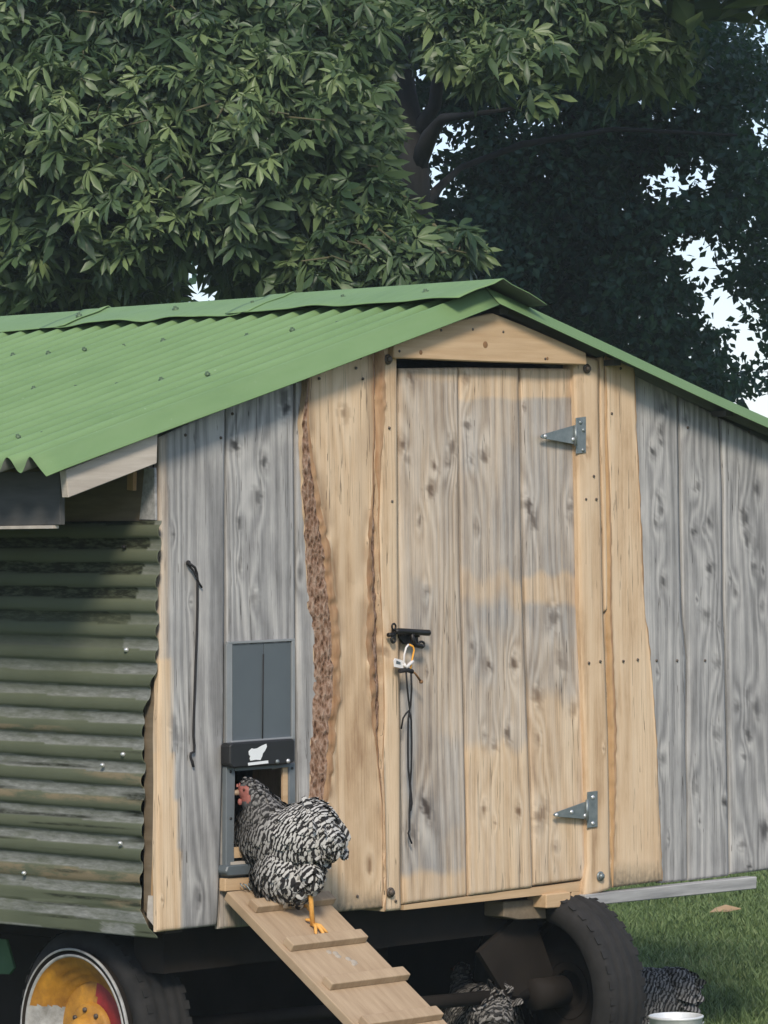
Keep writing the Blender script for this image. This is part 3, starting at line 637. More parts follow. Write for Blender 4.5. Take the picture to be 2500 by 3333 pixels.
# --- corrugated side cladding
def cladding():
    edge = [(525, 1735), (520, 1850), (512, 1930), (516, 2000), (512, 2160), (505, 2200), (487, 2250), (482, 2290), (462, 2330), (470, 2360), (464, 2420), (472, 2480), (465, 2540), (471, 2600), (466, 2650), (472, 2700), (458, 2860), (462, 2960), (490, 3020), (517, 3047)]
    E = np.array([(onX(a, b, -.02)[2], onX(a, b, -.02)[1]) for a, b in edge])[::-1]
    z = np.linspace(.652, 1.945, 260); yv = np.concatenate([[0], np.linspace(.004, .6, 60), np.linspace(.65, 3.2, 40)])
    ye = np.interp(z, E[:, 0], E[:, 1]); Zg = np.repeat(z[:, None], len(yv), 1); Yg = ye[:, None]+yv[None]*(3.2-ye[:, None])/3.2
    ph = (Zg-.652-.012*Yg)/.0775*2*np.pi; amp = .0072*np.clip((Zg-.74)/.12, .05, 1)
    s = np.sin(ph); Xg = -.024-amp*np.sign(s)*np.abs(s)**.5
    Xg += (vnoise(Yg*3, Zg*6)-.5)*.008+(Zg < .74)*(vnoise(Yg*9+5, Zg*4)-.5)*.012
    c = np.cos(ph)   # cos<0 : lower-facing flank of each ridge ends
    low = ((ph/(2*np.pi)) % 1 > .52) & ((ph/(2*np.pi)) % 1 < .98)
    diag = Yg < .02+(1.86-Zg)*.42  # slanting edge of the roof's cast shadow, painted into the masks
    worn_lit = low*(np.clip((1.62-Zg)/.25, 0, 1)*.95+.55*(diag & (Yg < .38))*1.0)  # bare metal bands, plus a sunlit patch painted along the front edge
    tar_shade = low*np.clip((Zg-1.50)/.2, 0, 1)*(~(diag & (Yg < .38)))*.95  # eave shade put into the colour of the upper troughs
    tar_shade = np.maximum(tar_shade, np.clip((vnoise(Yg*2.4+9, Zg*75+3)-.74)*9, 0, 1)*(Zg < 1.25)*.9)  # thin dark tar streaks lower down
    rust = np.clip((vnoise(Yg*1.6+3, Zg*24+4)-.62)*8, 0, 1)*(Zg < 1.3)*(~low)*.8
    worn_lit = np.maximum(worn_lit, (Zg < .69)*(Yg > .1)*(Yg < .26)*1.2)
    nr, nc = Zg.shape; V = np.stack([Xg, Yg, Zg], -1).reshape(-1, 3)
    q = (np.arange(nr-1)[:, None]*nc+np.arange(nc-1)[None]).ravel(); Fq = np.stack([q, q+nc, q+nc+1, q+1], -1)
    me = mesh_np('corrugated_cladding', V, Fq, True, None, dict(worn_lit=np.clip(worn_lit, 0, 1), rust=rust, tar_shade=tar_shade))
    o = link('corrugated_cladding', me, MAT['clad'], COOP); o['label'] = 'weathered olive corrugated sheet on the long side'
    sm = o.modifiers.new('thickness', 'SOLIDIFY'); sm.thickness = .002; sm.offset = -1
    for a, b in ((410, 2115), (399, 2455), (332, 2490), (390, 2745), (77, 2842), (402, 1780)):
        m = MB(); p = onX(a, b, -.036); m.lathe([(.0075, -.004), (.006, .003), (0, .005)], p, (-1, -.2, .1), 10)
        m.build('cladding_screw', MAT['steel'] if b > 2000 else MAT['iron'], COOP)
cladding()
# --- eave return
MB().prism([tuple(onY(*p, -.075)) for p in ((214, 1530), (514, 1408), (511, 1508), (223, 1620))], (0, .03, 0), .002).build('rafter_end', MAT['pale'], COOP)
xe = onY(214, 1530, .0)[0]
MB().box((xe-.022, .004, 1.936), (xe-.002, 3.2, 2.10), .002).build('eave_board', MAT['darkwood'], COOP)
MB().box((xe-.03, .03, 1.925), (xe-.004, 3.2, 1.935), .001).build('eave_batten', MAT['pale'], COOP)
MB().box((-.008, .03, 1.945), (.012, 3.2, 2.16)).build('upper_side_plank', MAT['brown'], COOP)
MB().prism([tuple(onX(*p, -.012)) for p in ((468, 1524), (503, 1522), (506, 1694), (452, 1692), (462, 1600))], (.01, 0, 0), .002).build('eave_block', MAT['greyrail'], COOP)
MB().prism([tuple(onX(*p, -.03)) for p in ((414, 1530), (435, 1522), (433, 1597), (413, 1595))], (.015, 0, 0), .001).build('eave_peg', MAT['freshz'], COOP)
MB().box((.0, .035, 2.13), (.022, 3.2, 2.19)).build('wall_plate', MAT['darkwood'], COOP)

# --- roof
RX, RZ, SL = 1.455, 2.665, .285        # ridge x, low edge height at the front, slope
def roof_sheet(side, xend):
    yv = np.concatenate([np.linspace(-.105, -.035, 9), np.linspace(-.033, 3.3, 620)])
    def prof(y):
        p = np.where(y < -.035, .046*np.clip((y+.105)/.062, 0, 1)**1.1-.012*np.clip((-.035-y)/.07, 0, 1), 0)
        t = ((y+.035)/.102) % 1; w2 = np.where(t < .42, t/.42*.5, .5+(t-.42)/.58*.5); q = .5+.5*np.cos(2*np.pi*w2)
        return np.where(y < -.035, p, .0+.048*q)
    pr = prof(yv); nx = 24; xs = np.linspace(RX, xend, nx)
    Xg = np.repeat(xs[:, None], len(yv), 1); Yg = np.repeat(yv[None], nx, 0)
    sag = -.006*np.sin(np.pi*np.linspace(0, 1, nx))[:, None]
    Zg = RZ-SL*np.abs(Xg-RX)+pr[None]+sag+(vnoise(Xg*1.5+side, Yg*2)-.5)*.008
    if side < 0: Xg = Xg+(vnoise(Yg*6, Yg*0)-.5)*.02*(np.arange(nx) == nx-1)[:, None]
    nr, nc = Xg.shape; n = nr*nc
    V = np.stack([Xg, Yg, Zg], -1).reshape(-1, 3); V2 = V-[0, 0, .0025]
    q = (np.arange(nr-1)[:, None]*nc+np.arange(nc-1)[None]).ravel(); Fq = np.stack([q, q+nc, q+nc+1, q+1], -1)
    lp = np.concatenate([np.arange(nc), np.arange(1, nr)*nc+nc-1, (nr-1)*nc+np.arange(nc-2, -1, -1), np.arange(nr-2, 0, -1)*nc]); l2 = np.roll(lp, -1)
    FA = np.concatenate([Fq, (Fq+n)[:, ::-1], np.stack([lp, l2, l2+n, lp+n], -1)])
    mi = np.zeros(len(FA), int); mi[len(Fq):2*len(Fq)] = 1
    tv = ((yv+.035)/.102) % 1; vl = np.exp(-((tv-.60)/.15)**2)*.85; vl[yv < -.035] = .22; vl = np.repeat(vl[None], nx, 0).ravel()  # rib shading put into the colour: valleys and gable lip darkened
    me = mesh_np('roof_sheet', np.concatenate([V, V2]), FA, True, mi, {'valley_shade': np.concatenate([vl, vl*0])})
    o = link('roof_sheet', me, [MAT['roof'], MAT['underside']], COOP); o['label'] = ('left' if side < 0 else 'right')+' slope of green corrugated roofing'
roof_sheet(-1, -.545); roof_sheet(1, 3.47)
def roofpt(px, py, h=.035):
    # intersect view ray with left roof plane
    d = ray(px, py); n = np.array([-SL, 0, 1.]); p0 = np.array([RX, 0, RZ+h]); t = np.dot(p0-CAM, n)/np.dot(d, n); return CAM+d*t
k = .7535; k1 = .3014
RS = [(42+0, 1155), (157, 1149), (274, 1137), (403, 1127), (531, 1108), (672, 1107), (804, 1092), (951, 1073), (1098, 1053), (110, 1264), (247, 1261), (381, 1253), (525, 1235), (675, 1217), (58, 1421), (135, 1413)]
scr = None
for a, b in RS:
    p = roofpt(a, b, .036)
    m = MB(); m.lathe([(.0095, -.004), (.0095, .002), (.006, .003), (.005, .008), (0, .009)], p, (-SL, 0, 1), 8)
    o = m.build('roof_screw', MAT['screw'], COOP)
def ridge_cap(y0, y1, lift, seed):
    ny = max(12, int((y1-y0)/.03)); yv = np.linspace(y0, y1, ny)
    w_ = .215
    us = np.array([-1, -.93, -.8, -.6, -.4, -.2, -.08, -.03, 0, .03, .08, .2, .4, .6, .8, .93, 1.])
    X = np.repeat((us*w_)[:, None], ny, 1); Y = np.repeat(yv[None], len(us), 0)
    base = RZ+.056-SL*np.abs(X)*np.where(X < 0, .86, 1.18)-.10*np.clip(np.abs(X)-.14, 0, 1)+.008*np.exp(-(X/.03)**2)+.004*np.sin(np.pi*np.clip(X/w_, 0, 1))
    Z = base+lift+(vnoise(Y*7+seed, X*4)-.5)*.016*np.clip(np.abs(X)/w_, 0, 1)+.012*np.exp(-((Y-y0)/.05)**2)*(seed > 1)
    nr, nc = X.shape; n = nr*nc; V = np.stack([X+RX, Y, Z], -1).reshape(-1, 3)
    q = (np.arange(nr-1)[:, None]*nc+np.arange(nc-1)[None]).ravel(); Fq = np.stack([q, q+1, q+nc+1, q+nc], -1)
    lp = np.concatenate([np.arange(nc), np.arange(1, nr)*nc+nc-1, (nr-1)*nc+np.arange(nc-2, -1, -1), np.arange(nr-2, 0, -1)*nc]); l2 = np.roll(lp, -1)
    FA = np.concatenate([Fq, (Fq+n)[:, ::-1], np.stack([l2, lp, lp+n, l2+n], -1)])
    mi = np.zeros(len(FA), int); mi[len(Fq):2*len(Fq)] = 1
    me = mesh_np('ridge_cap', np.concatenate([V, V-[0, 0, .003]]), FA, True, mi)
    return link('ridge_cap', me, [MAT['roof'], MAT['underside']], COOP)
yj = [onX(850, 975, 1.30)[1], onX(250, 1052, 1.30)[1]]
ridge_cap(-.125, yj[0]+.12, .007, 1); ridge_cap(yj[0], yj[1]+.14, .0, 2); ridge_cap(yj[1], 3.32, -.004, 3)
for a, b in ((571, 1022), (822, 987), (1116, 970), (1385, 932), (257, 1048)):
    p = onX(a, b, RX-.10); p[2] = RZ+.056-SL*.10*.86+.004
    m = MB(); m.lathe([(.012, -.006), (.012, .003), (.006, .004), (.006, .010), (0, .011)], p, (-SL, 0, 1), 8); m.build('roof_screw', MAT['screw'], COOP)
# rafters and battens under the sheets
for i, y in enumerate((.03, 1.1, 2.2, 3.1)):
    for s, xe2 in ((-1, .03), (1, 2.9)):
        a = (RX+s*.01, y, RZ-.105); b = (xe2, y, RZ-SL*abs(xe2-RX)-.105)
        MB().prism([a, b, (b[0], y, b[2]+.085), (a[0], y, a[2]+.085)], (0, .04, 0)).build('rafter', MAT['darkwood'], COOP)
for xx in (-.42, .2, .85, 1.38, 1.53, 2.1, 2.7, 3.3):
    z = RZ-SL*abs(xx-RX); MB().box((xx-.02, -.055, z-.022), (xx+.02, 3.25, z-.003)).build('roof_batten', MAT['darkwood'], COOP)

# ------------------------------------------------------------------ pull cord and lanyard
def cord():
    m = MB(); y = -.012; g = lambda a, b, dy=0.: onY(a, b, y-dy)
    m.tube([g(612, 1834, .006), g(622, 1838, .012), g(635, 1848, .008), g(641, 1866, .004), g(643, 1890), g(643, 1973), g(641, 2060), g(637, 2160), g(634, 2250), g(631, 2340), g(630, 2396), g(633, 2425), g(632, 2447), g(621, 2452), g(620, 2462), g(626, 2480), g(630, 2496)], .0042, 7)
    m.tube([g(614, 1840, .004), g(628, 1856, .004), g(640, 1878, .004), g(648, 1898, .003), g(657, 1912)], .0035, 6)
    m.lathe([(.008, 0), (.008, .006), (0, .009)], onY(611, 1832, -.008), (0, -1, 0), 8)
    tag(m.build('pull_cord', MAT['cord']), 'thin black cord hanging from a nail on the left grey board', 'cord')
cord()
def lanyard():
    e = empty('lanyard', tuple(onY(1330, 2110, -.05)), 'white and orange strap with small white tag hanging from the door bolt', 'lanyard')
    g = lambda a, b, y=-.06: onY(a, b, y)
    m = MB(); m.tube([g(1330, 2098), g(1322, 2108), g(1316, 2130), g(1314, 2155), g(1319, 2172)], .0035, 7); m.build('white_strap', MAT['paper'], e)
    m = MB(); m.tube([g(1332, 2098), g(1344, 2104), g(1348, 2116), g(1345, 2130), g(1341, 2150), g(1336, 2178)], .0032, 7); m.build('orange_strap', MAT['orange'], e)
    MB().prism([tuple(g(*p)) for p in ((1286, 2142), (1312, 2150), (1314, 2177), (1284, 2171), (1282, 2150))], (0, .003, 0), .001).build('tag', MAT['paper'], e)
    MB().prism([tuple(g(p[0], p[1], -.0615)) for p in ((1291, 2150), (1304, 2155), (1304, 2163), (1290, 2160))], (0, .001, 0)).build('tag_print', MAT['slate'], e)
    m = MB(); m.tube([g(1314, 2160), g(1322, 2172), g(1335, 2160), g(1344, 2152)], .006, 7); m.build('knot', MAT['paper'], e)
    m = MB(); m.tube([g(1336, 2182), g(1352, 2192), g(1368, 2215)], [.004, .0035, .004], 7); m.lathe([(0, -.007), (.006, -.004), (.006, .004), (0, .007)], g(1371, 2219), (0, -1, 0), 8); m.build('toggle', MAT['toggle'], e)
    m = MB(); m.tube([g(1300, 2184), g(1325, 2180), g(1342, 2186)], .008, 7)
    m.tube([g(1322, 2186), g(1325, 2230), g(1330, 2280, -.045), g(1334, 2312, -.04), g(1329, 2340, -.04), g(1328, 2420, -.035), g(1329, 2500, -.03), g(1334, 2550, -.028), g(1336, 2575, -.028), g(1333, 2640, -.026), g(1333, 2700, -.026), g(1329, 2712, -.026), g(1333, 2726, -.026), g(1340, 2745, -.024)], .0036, 6)
    m.tube([g(1338, 2188), g(1340, 2240), g(1337, 2290, -.045), g(1333, 2314, -.04), g(1339, 2345, -.04), g(1340, 2420, -.035), g(1339, 2500, -.03), g(1335, 2550, -.028), g(1338, 2580, -.028), g(1341, 2615, -.028), g(1336, 2640, -.026)], .0036, 6)
    m.tube([g(1333, 2312, -.042), g(1322, 2322, -.042), g(1312, 2338, -.04), g(1306, 2373, -.034)], .003, 6)
    m.build('cord', MAT['cord'], e)
lanyard()

# ------------------------------------------------------------------ ramp
TL = Vector(onY(739, 2902, -.035)); dirv = None
def build_ramp():
    global dirv, RTL
    # left edge lies in plane X = TL.x
    x0 = TL.x; p2 = Vector(onX(1110, 3290, x0))
    dirv = (p2-TL).normalized(); x1 = x0+.365
    nrm = Vector((1, 0, 0)).cross(dirv).normalized()
    if nrm.z < 0: nrm = -nrm
    L = TL.z/(-dirv.z)-.02
    e = empty('chicken_ramp', (x0+.18, TL.y+dirv.y*L, 0), 'sloping tan plank ramp with crosswise cleats leading up to the pop door', 'ramp')
    a0 = TL; th = nrm*(-.03); W_ = Vector((.365, 0, 0))
    m = MB(); m.hexa([a0+th, a0+W_+th, a0+W_, a0, a0+dirv*L+th, a0+dirv*L+W_+th, a0+dirv*L+W_, a0+dirv*L], .003); m.build('plank', MAT['ramp'], e)
    s = .075
    k_ = 0
    while s < L-.05:
        c = a0+dirv*s+Vector((.028-.006*(k_ % 2), 0, 0)); w2 = Vector((.33 if k_ % 2 else .345, 0, 0)); d2 = dirv*.042; h = nrm*.026
        m = MB(); m.hexa([c, c+w2, c+w2+h, c+h, c+d2, c+w2+d2, c+w2+d2+h, c+d2+h], .003)
        m.build('cleat', MAT['ramp'], e); s += .196; k_ += 1
    m = MB(); r = random.Random(3)
    for j in range(7):
        p = a0+Vector((.05+.012*j, -.008, .022-.002*j)); m.tube([p, p+Vector((r.uniform(-.01, .02), -.008, r.uniform(-.02, .01))), p+Vector((.012, -.012, -.018))], .0025, 5)
    m.build('wire_hinge', MAT['zinc'], e)
    m = MB(); c = a0+dirv*.37+nrm*.003+Vector((.20, 0, 0))
    for j in range(7):
        q = c+Vector((-.035+.010*j+r.uniform(-.022, .022), 0, 0))+dirv*(-.02+.007*j+r.uniform(-.022, .022)); rr = r.uniform(.003, .014); m.lathe([(rr, -.003), (rr*.7, .0), (0, .001)], q, nrm, 8)
    m.build('dropping', MAT['dropping'], e)
    return a0, dirv, nrm, x0
RA, RD, RN, RX0 = build_ramp()

# ------------------------------------------------------------------ hens
def ball(mb, c, r, stiff=2., rot=None):
    el = mb.elements.new(); el.type = 'ELLIPSOID'; el.co = c; m_ = max(r)
    el.size_x, el.size_y, el.size_z = [q/m_ for q in r]; el.radius = m_*1.45; el.stiffness = stiff
    if rot is not None: el.rotation = rot
    return el
def make_hen(name, loc, rotz, label, body, feet, head, tail, seed, nf=2600, shade=0.):
    """body: (centre, radii, pitch) ellipsoids in the hen's own frame, +y forward"""
    e = empty(name, loc, label, 'hen', 'barred hens about the coop'); r = np.random.default_rng(seed)
    bm = bmesh.new()
    for c, rad, pit in body:
        M = Matrix.Translation(c) @ Matrix.Rotation(math.radians(pit), 4, 'X') @ Matrix.Diagonal((*rad, 1))
        bmesh.ops.create_icosphere(bm, subdivisions=3, radius=1, matrix=M)
    tm = bpy.data.meshes.new('tmp'); bm.to_mesh(tm); bm.free(); ob = bpy.data.objects.new('tmp', tm); COL.objects.link(ob)
    rm = ob.modifiers.new('r', 'REMESH'); rm.mode = 'VOXEL'; rm.voxel_size = .007
    sm = ob.modifiers.new('s', 'SMOOTH'); sm.factor = .5; sm.iterations = 7
    bpy.context.view_layer.update()
    dg = bpy.context.evaluated_depsgraph_get(); me = bpy.data.meshes.new_from_object(ob.evaluated_get(dg))
    bpy.data.objects.remove(ob); bpy.data.meshes.remove(tm)
    me.name = 'body'; n = len(me.vertices); co = np.zeros(n*3, np.float32); me.vertices.foreach_get('co', co); co = co.reshape(-1, 3).astype(float)
    fc = np.zeros(len(me.polygons)*3, np.float32); me.polygons.foreach_get('center', fc); fc = fc.reshape(-1, 3)
    hc, hr = np.array(head[0]), head[1]
    fwd = np.array(head[2]); fwd = fwd/np.linalg.norm(fwd)
    me.materials.clear(); me.materials.append(MAT['down']); me.materials.append(MAT['face'])
    rel = fc-hc; fd = rel @ fwd
    mi = ((np.linalg.norm(rel, axis=1) < hr*1.5) & (fd > -hr*.15) & (rel[:, 2] < hr*.55) & (rel[:, 2] > -hr*1.05)).astype(np.int32)
    me.polygons.foreach_set('material_index', mi); me.polygons.foreach_set('use_smooth', np.ones(len(me.polygons), bool))
    bo = bpy.data.objects.new('body', me); COL.objects.link(bo); bo.parent = e
    # legs
    for hip, hock, foot, fdir, tn in feet:
        hip, hock, foot, fdir, tn = map(Vector, (hip, hock, foot, fdir, tn))
        m = MB(); m.tube([hip, hip.lerp(hock, .6), hock, hock.lerp(foot, .5), foot], [.010, .010, .009, .0075, .0085], 9)
        side = fdir.cross(tn).normalized()
        for ang, ln in ((-.45, .055), (0, .068), (.5, .055), (2.9, .032)):
            d = (fdir*math.cos(ang)+side*math.sin(ang)).normalized(); p0 = foot+tn*.004
            m.tube([p0, p0+d*ln*.4+tn*.008, p0+d*ln*.8, p0+d*ln-tn*.002], [.0072, .006, .005, .0015], 7)
        lg = m.build('leg', MAT['leg']); lg.parent = e
    # beak, comb, wattle, eyes
    up = np.array([0, 0, 1.]); sd = np.cross(fwd, up); sd /= np.linalg.norm(sd)
    tipb = hc+fwd*(hr*1.05)
    m = MB(); m.tube([tipb-fwd*.008, tipb+fwd*.008, tipb+fwd*.02-up*.004, tipb+fwd*.029-up*.010], [.010, .0085, .005, .001], 8); q = m.build('beak', MAT['beak']); q.parent = e
    m = MB()
    for j in range(4):
        c = hc+fwd*(hr*(.95-.25*j))+up*(hr*(.72+.06*math.sin(j))); m.lathe([(.0045, -.006), (.0035, .002), (0, .004)], c, (0, 0, 1), 7)
    q = m.build('comb', MAT['face']); q.parent = e
    m = MB()
    for s in (-1, 1):
        c = hc+fwd*(hr*.72)-up*(hr*.85)+sd*s*.008; m.lathe([(0, -.014), (.006, -.011), (.008, -.004), (.005, .006), (0, .008)], c, (0, 0, 1), 8)
    q = m.build('wattle', MAT['face']); q.parent = e
    m = MB()
    for s in (-1, 1):
        c = hc+fwd*(hr*.35)+up*(hr*.22)+sd*s*(hr*.93); m.lathe([(.0045, -.002), (.0038, .001), (0, .003)], c, tuple(sd*s), 8)
    q = m.build('eye', MAT['eye']); q.parent = e
    # plumage: overlapping barred feathers following the body
    nm = np.zeros(len(me.polygons)*3, np.float32); me.polygons.foreach_get('normal', nm); nm = nm.reshape(-1, 3)
    ar = np.zeros(len(me.polygons), np.float32); me.polygons.foreach_get('area', ar)
    ok = (mi == 0) & ~((np.linalg.norm(rel, axis=1) < hr*1.7) & (fd > -hr*.3) & (rel[:, 2] < hr*.6)); w_ = ar*ok; w_ /= w_.sum(); idx = r.choice(len(w_), nf, p=w_)
    P = fc[idx]+r.normal(0, .002, (nf, 3)); N = nm[idx]
    flow = np.tile(np.array([0, -1., -.55]), (nf, 1)); low = np.clip((.10-P[:, 2])/.08, 0, 1); flow[:, 2] -= low*1.2; flow += r.normal(0, .16, flow.shape)
    dh = np.linalg.norm(P-hc, axis=1)
    nk = np.clip(1-(dh-hr)/.10, 0, 1); flow += nk[:, None]*np.array([0, -.2, -1.0])
    T = flow-N*(flow*N).sum(1, keepdims=True); T /= np.linalg.norm(T, axis=1, keepdims=True)+1e-9
    T = T+N*.22; T /= np.linalg.norm(T, axis=1, keepdims=True); B = np.cross(N, T); B /= np.linalg.norm(B, axis=1, keepdims=True)+1e-9
    ln = (.052-.034*nk)*r.uniform(.8, 1.3, nf); wd = (.0165-.010*nk)*r.uniform(.8, 1.2, nf); soft = np.clip(nk*1.3+np.clip((P[:, 1]-.0)/.12, 0, .75), 0, .92)
    # tail
    if tail is not None:
        tb, td, tl, cnt = np.array(tail[0]), np.array(tail[1], float), tail[2], 90; td /= np.linalg.norm(td)
        tp = tb+r.normal(0, 1, (cnt, 3))*[.030, .012, .030]; side = r.uniform(-1, 1, cnt)
        tv = td+np.outer(side, [.5, 0, 0])+r.normal(0, .13, (cnt, 3)); tv /= np.linalg.norm(tv, axis=1, keepdims=True)
        tnn = np.cross(tv, np.tile([0, 0, 1.], (cnt, 1)))*np.sign(side)[:, None]+np.outer(np.ones(cnt), [0, 0, .7]); tnn -= tv*(tnn*tv).sum(1, keepdims=True); tnn /= np.linalg.norm(tnn, axis=1, keepdims=True)
        P = np.concatenate([P, tp]); T = np.concatenate([T, tv]); N = np.concatenate([N, tnn]); B = np.concatenate([B, np.cross(tnn, tv)])
        ln = np.concatenate([ln, tl*r.uniform(.6, 1.05, cnt)]); wd = np.concatenate([wd, r.uniform(.012, .018, cnt)]); soft = np.concatenate([soft, r.uniform(0, .3, cnt)])
    soft = soft
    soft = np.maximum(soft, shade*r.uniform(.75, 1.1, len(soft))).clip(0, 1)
    k_ = len(P); us = np.array([0, .35, .7, .93, 1.0]); ws = np.array([.45, .95, 1., .7, .15]); cv = np.array([.0, .004, .004, .001, -.002])
    V = np.zeros((k_, 5, 3, 3)); bar = np.zeros((k_, 5, 3))
    for i in range(5):
        c = P+T*(ln*us[i])[:, None]+N*(cv[i]+.002)-np.array([0, 0, 1.])*(ln*.10*us[i]**2)[:, None]
        for j, s in enumerate((-1, 0, 1)):
            V[:, i, j] = c+B*(wd*ws[i]*s)[:, None]+N*(0.0025*(s == 0))
    ph0 = r.normal(0, .26, k_)
    bar = (-V[..., 1]*1.0-V[..., 2]*.35)/.0135*.9+np.abs(V[..., 0])*14+ph0[:, None, None]
    lowf = np.clip((.20-P[:, 2])/.07, 0, 1)*(nf > 2000)*np.clip(1-soft, 0, 1)
    bar = bar*(1-.60*lowf[:, None, None])+(r.normal(0, .35, k_)*lowf)[:, None, None]
    base = (np.arange(k_)*15)[:, None]; fq = []
    for i in range(4):
        for j in range(2): fq.append(base+np.array([[i*3+j, i*3+j+1, (i+1)*3+j+1, (i+1)*3+j]]))
    me2 = mesh_np('plumage', V.reshape(-1, 3), np.concatenate(fq), True, None, {'bar': bar.ravel(), 'soft': np.repeat(soft, 15)})
    pl = link('plumage', me2, MAT['feather']); pl.parent = e; pl['kind'] = 'stuff'
    e.rotation_euler = (0, 0, rotz)
    return e
HX = RX0+.185
def hp(px, py, dx=0.):
    p = onX(px, py, HX+dx); return p
# foot point on the ramp
hen0 = np.array(onX(950, 2985, HX))
L_ = lambda px, py, dx=0.: tuple(np.array(onX(px, py, HX+dx))-hen0)
def onramp(px, py, h=0.):
    d = Vector(ray(px, py)); c = Vector(CAM); t = ((RA+RN*h)-c).dot(RN)/d.dot(RN); return tuple(np.array(c+d*t)-hen0)
f1 = onramp(1018, 3012, .006); f2 = onramp(985, 2950, .006)
henbody = [(L_(932, 2728), (.078, .136, .092), -16), (L_(866, 2702, -.035), (.070, .082, .094), 10), (L_(1000, 2688, .02), (.062, .075, .064), -25), (L_(846, 2650, -.055), (.052, .052, .068), 25), (L_(826, 2604, -.075), (.040, .042, .050), 25), (L_(806, 2573, -.09), (.030, .036, .032), 0),
           (L_(1035, 2715, .03), (.050, .058, .062), -40), (L_(915, 2835, -.02), (.075, .075, .080), 0), (L_(938, 2868, -.02), (.050, .048, .050), 0), (L_(990, 2838, -.005), (.026, .028, .036), 0), (L_(975, 2805, .05), (.045, .045, .05), 0)]
rd = tuple(RD); rn = tuple(RN)
hk = L_(1009, 2885, .0)
HEN = make_hen('hen', tuple(hen0), 0., 'black and white barred hen climbing the ramp with head in the pop door', henbody,
         [(L_(995, 2835, -.01), hk, f1, tuple(-np.array(rd)*-.9+np.array([.05, 0, 0])), rn), (L_(985, 2840, .06), L_(990, 2880, .06), f2, tuple(-np.array(rd)), rn)],
         (L_(805, 2574, -.09), .033, (-.80, .70, -.16)), (L_(1030, 2672, .03), (.05, -.62, -.85), .105), 5, 3400)
# the others stand in the shade
gb = [((0, 0, .21), (.095, .145, .105), 12), ((0, .09, .215), (.08, .085, .095), 0), ((0, .15, .27), (.045, .05, .07), -30), ((0, .185, .32), (.036, .038, .045), -20), ((0, .20, .355), (.027, .033, .030), 0), ((0, -.11, .25), (.07, .08, .07), 25), ((-.05, -.01, .13), (.05, .055, .055), 0), ((.05, -.01, .13), (.05, .055, .055), 0)]
gf = [((s*.05, 0, .13), (s*.05, -.01, .09), (s*.05, .01, .008), (0, 1, 0), (0, 0, 1)) for s in (-1, 1)]
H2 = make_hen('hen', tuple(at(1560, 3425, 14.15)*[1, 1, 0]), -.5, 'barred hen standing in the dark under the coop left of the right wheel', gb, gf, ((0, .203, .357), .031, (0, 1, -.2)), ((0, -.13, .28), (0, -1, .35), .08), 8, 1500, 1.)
def copy_tree(o, loc, rz, label):
    c = o.copy(); COL.objects.link(c); c.location = loc; c.rotation_euler = (0, 0, rz); c['label'] = label
    for ch in o.children:
        d = ch.copy(); COL.objects.link(d); d.parent = c
    return c
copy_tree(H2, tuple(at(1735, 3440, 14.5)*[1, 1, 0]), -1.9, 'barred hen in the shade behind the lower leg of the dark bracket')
# foraging hen, head down, tail to the right
fb = [((0, 0, .145), (.10, .145, .105), -10), ((0, .09, .12), (.08, .085, .09), -15), ((0, .16, .10), (.045, .06, .05), -30), ((0, .205, .07), (.036, .04, .04), -30), ((0, .235, .045), (.027, .033, .03), 0), ((0, -.12, .185), (.065, .08, .065), 20), ((-.05, 0, .07), (.05, .055, .045), 0), ((.05, 0, .07), (.05, .055, .045), 0)]
ff = [((s*.05, 0, .08), (s*.05, -.015, .055), (s*.05, .01, .008), (0, 1, 0), (0, 0, 1)) for s in (-1, 1)]
fl = onZ(2085, 3385)
make_hen('hen', (fl[0], fl[1], 0), math.radians(52), 'dark barred hen crouching on the grass just right of the front tyre', fb, ff, ((0, .237, .046), .031, (0, 1, -.6)), ((0, -.13, .18), (0, -1, .0), .10), 9, 1500, .9)

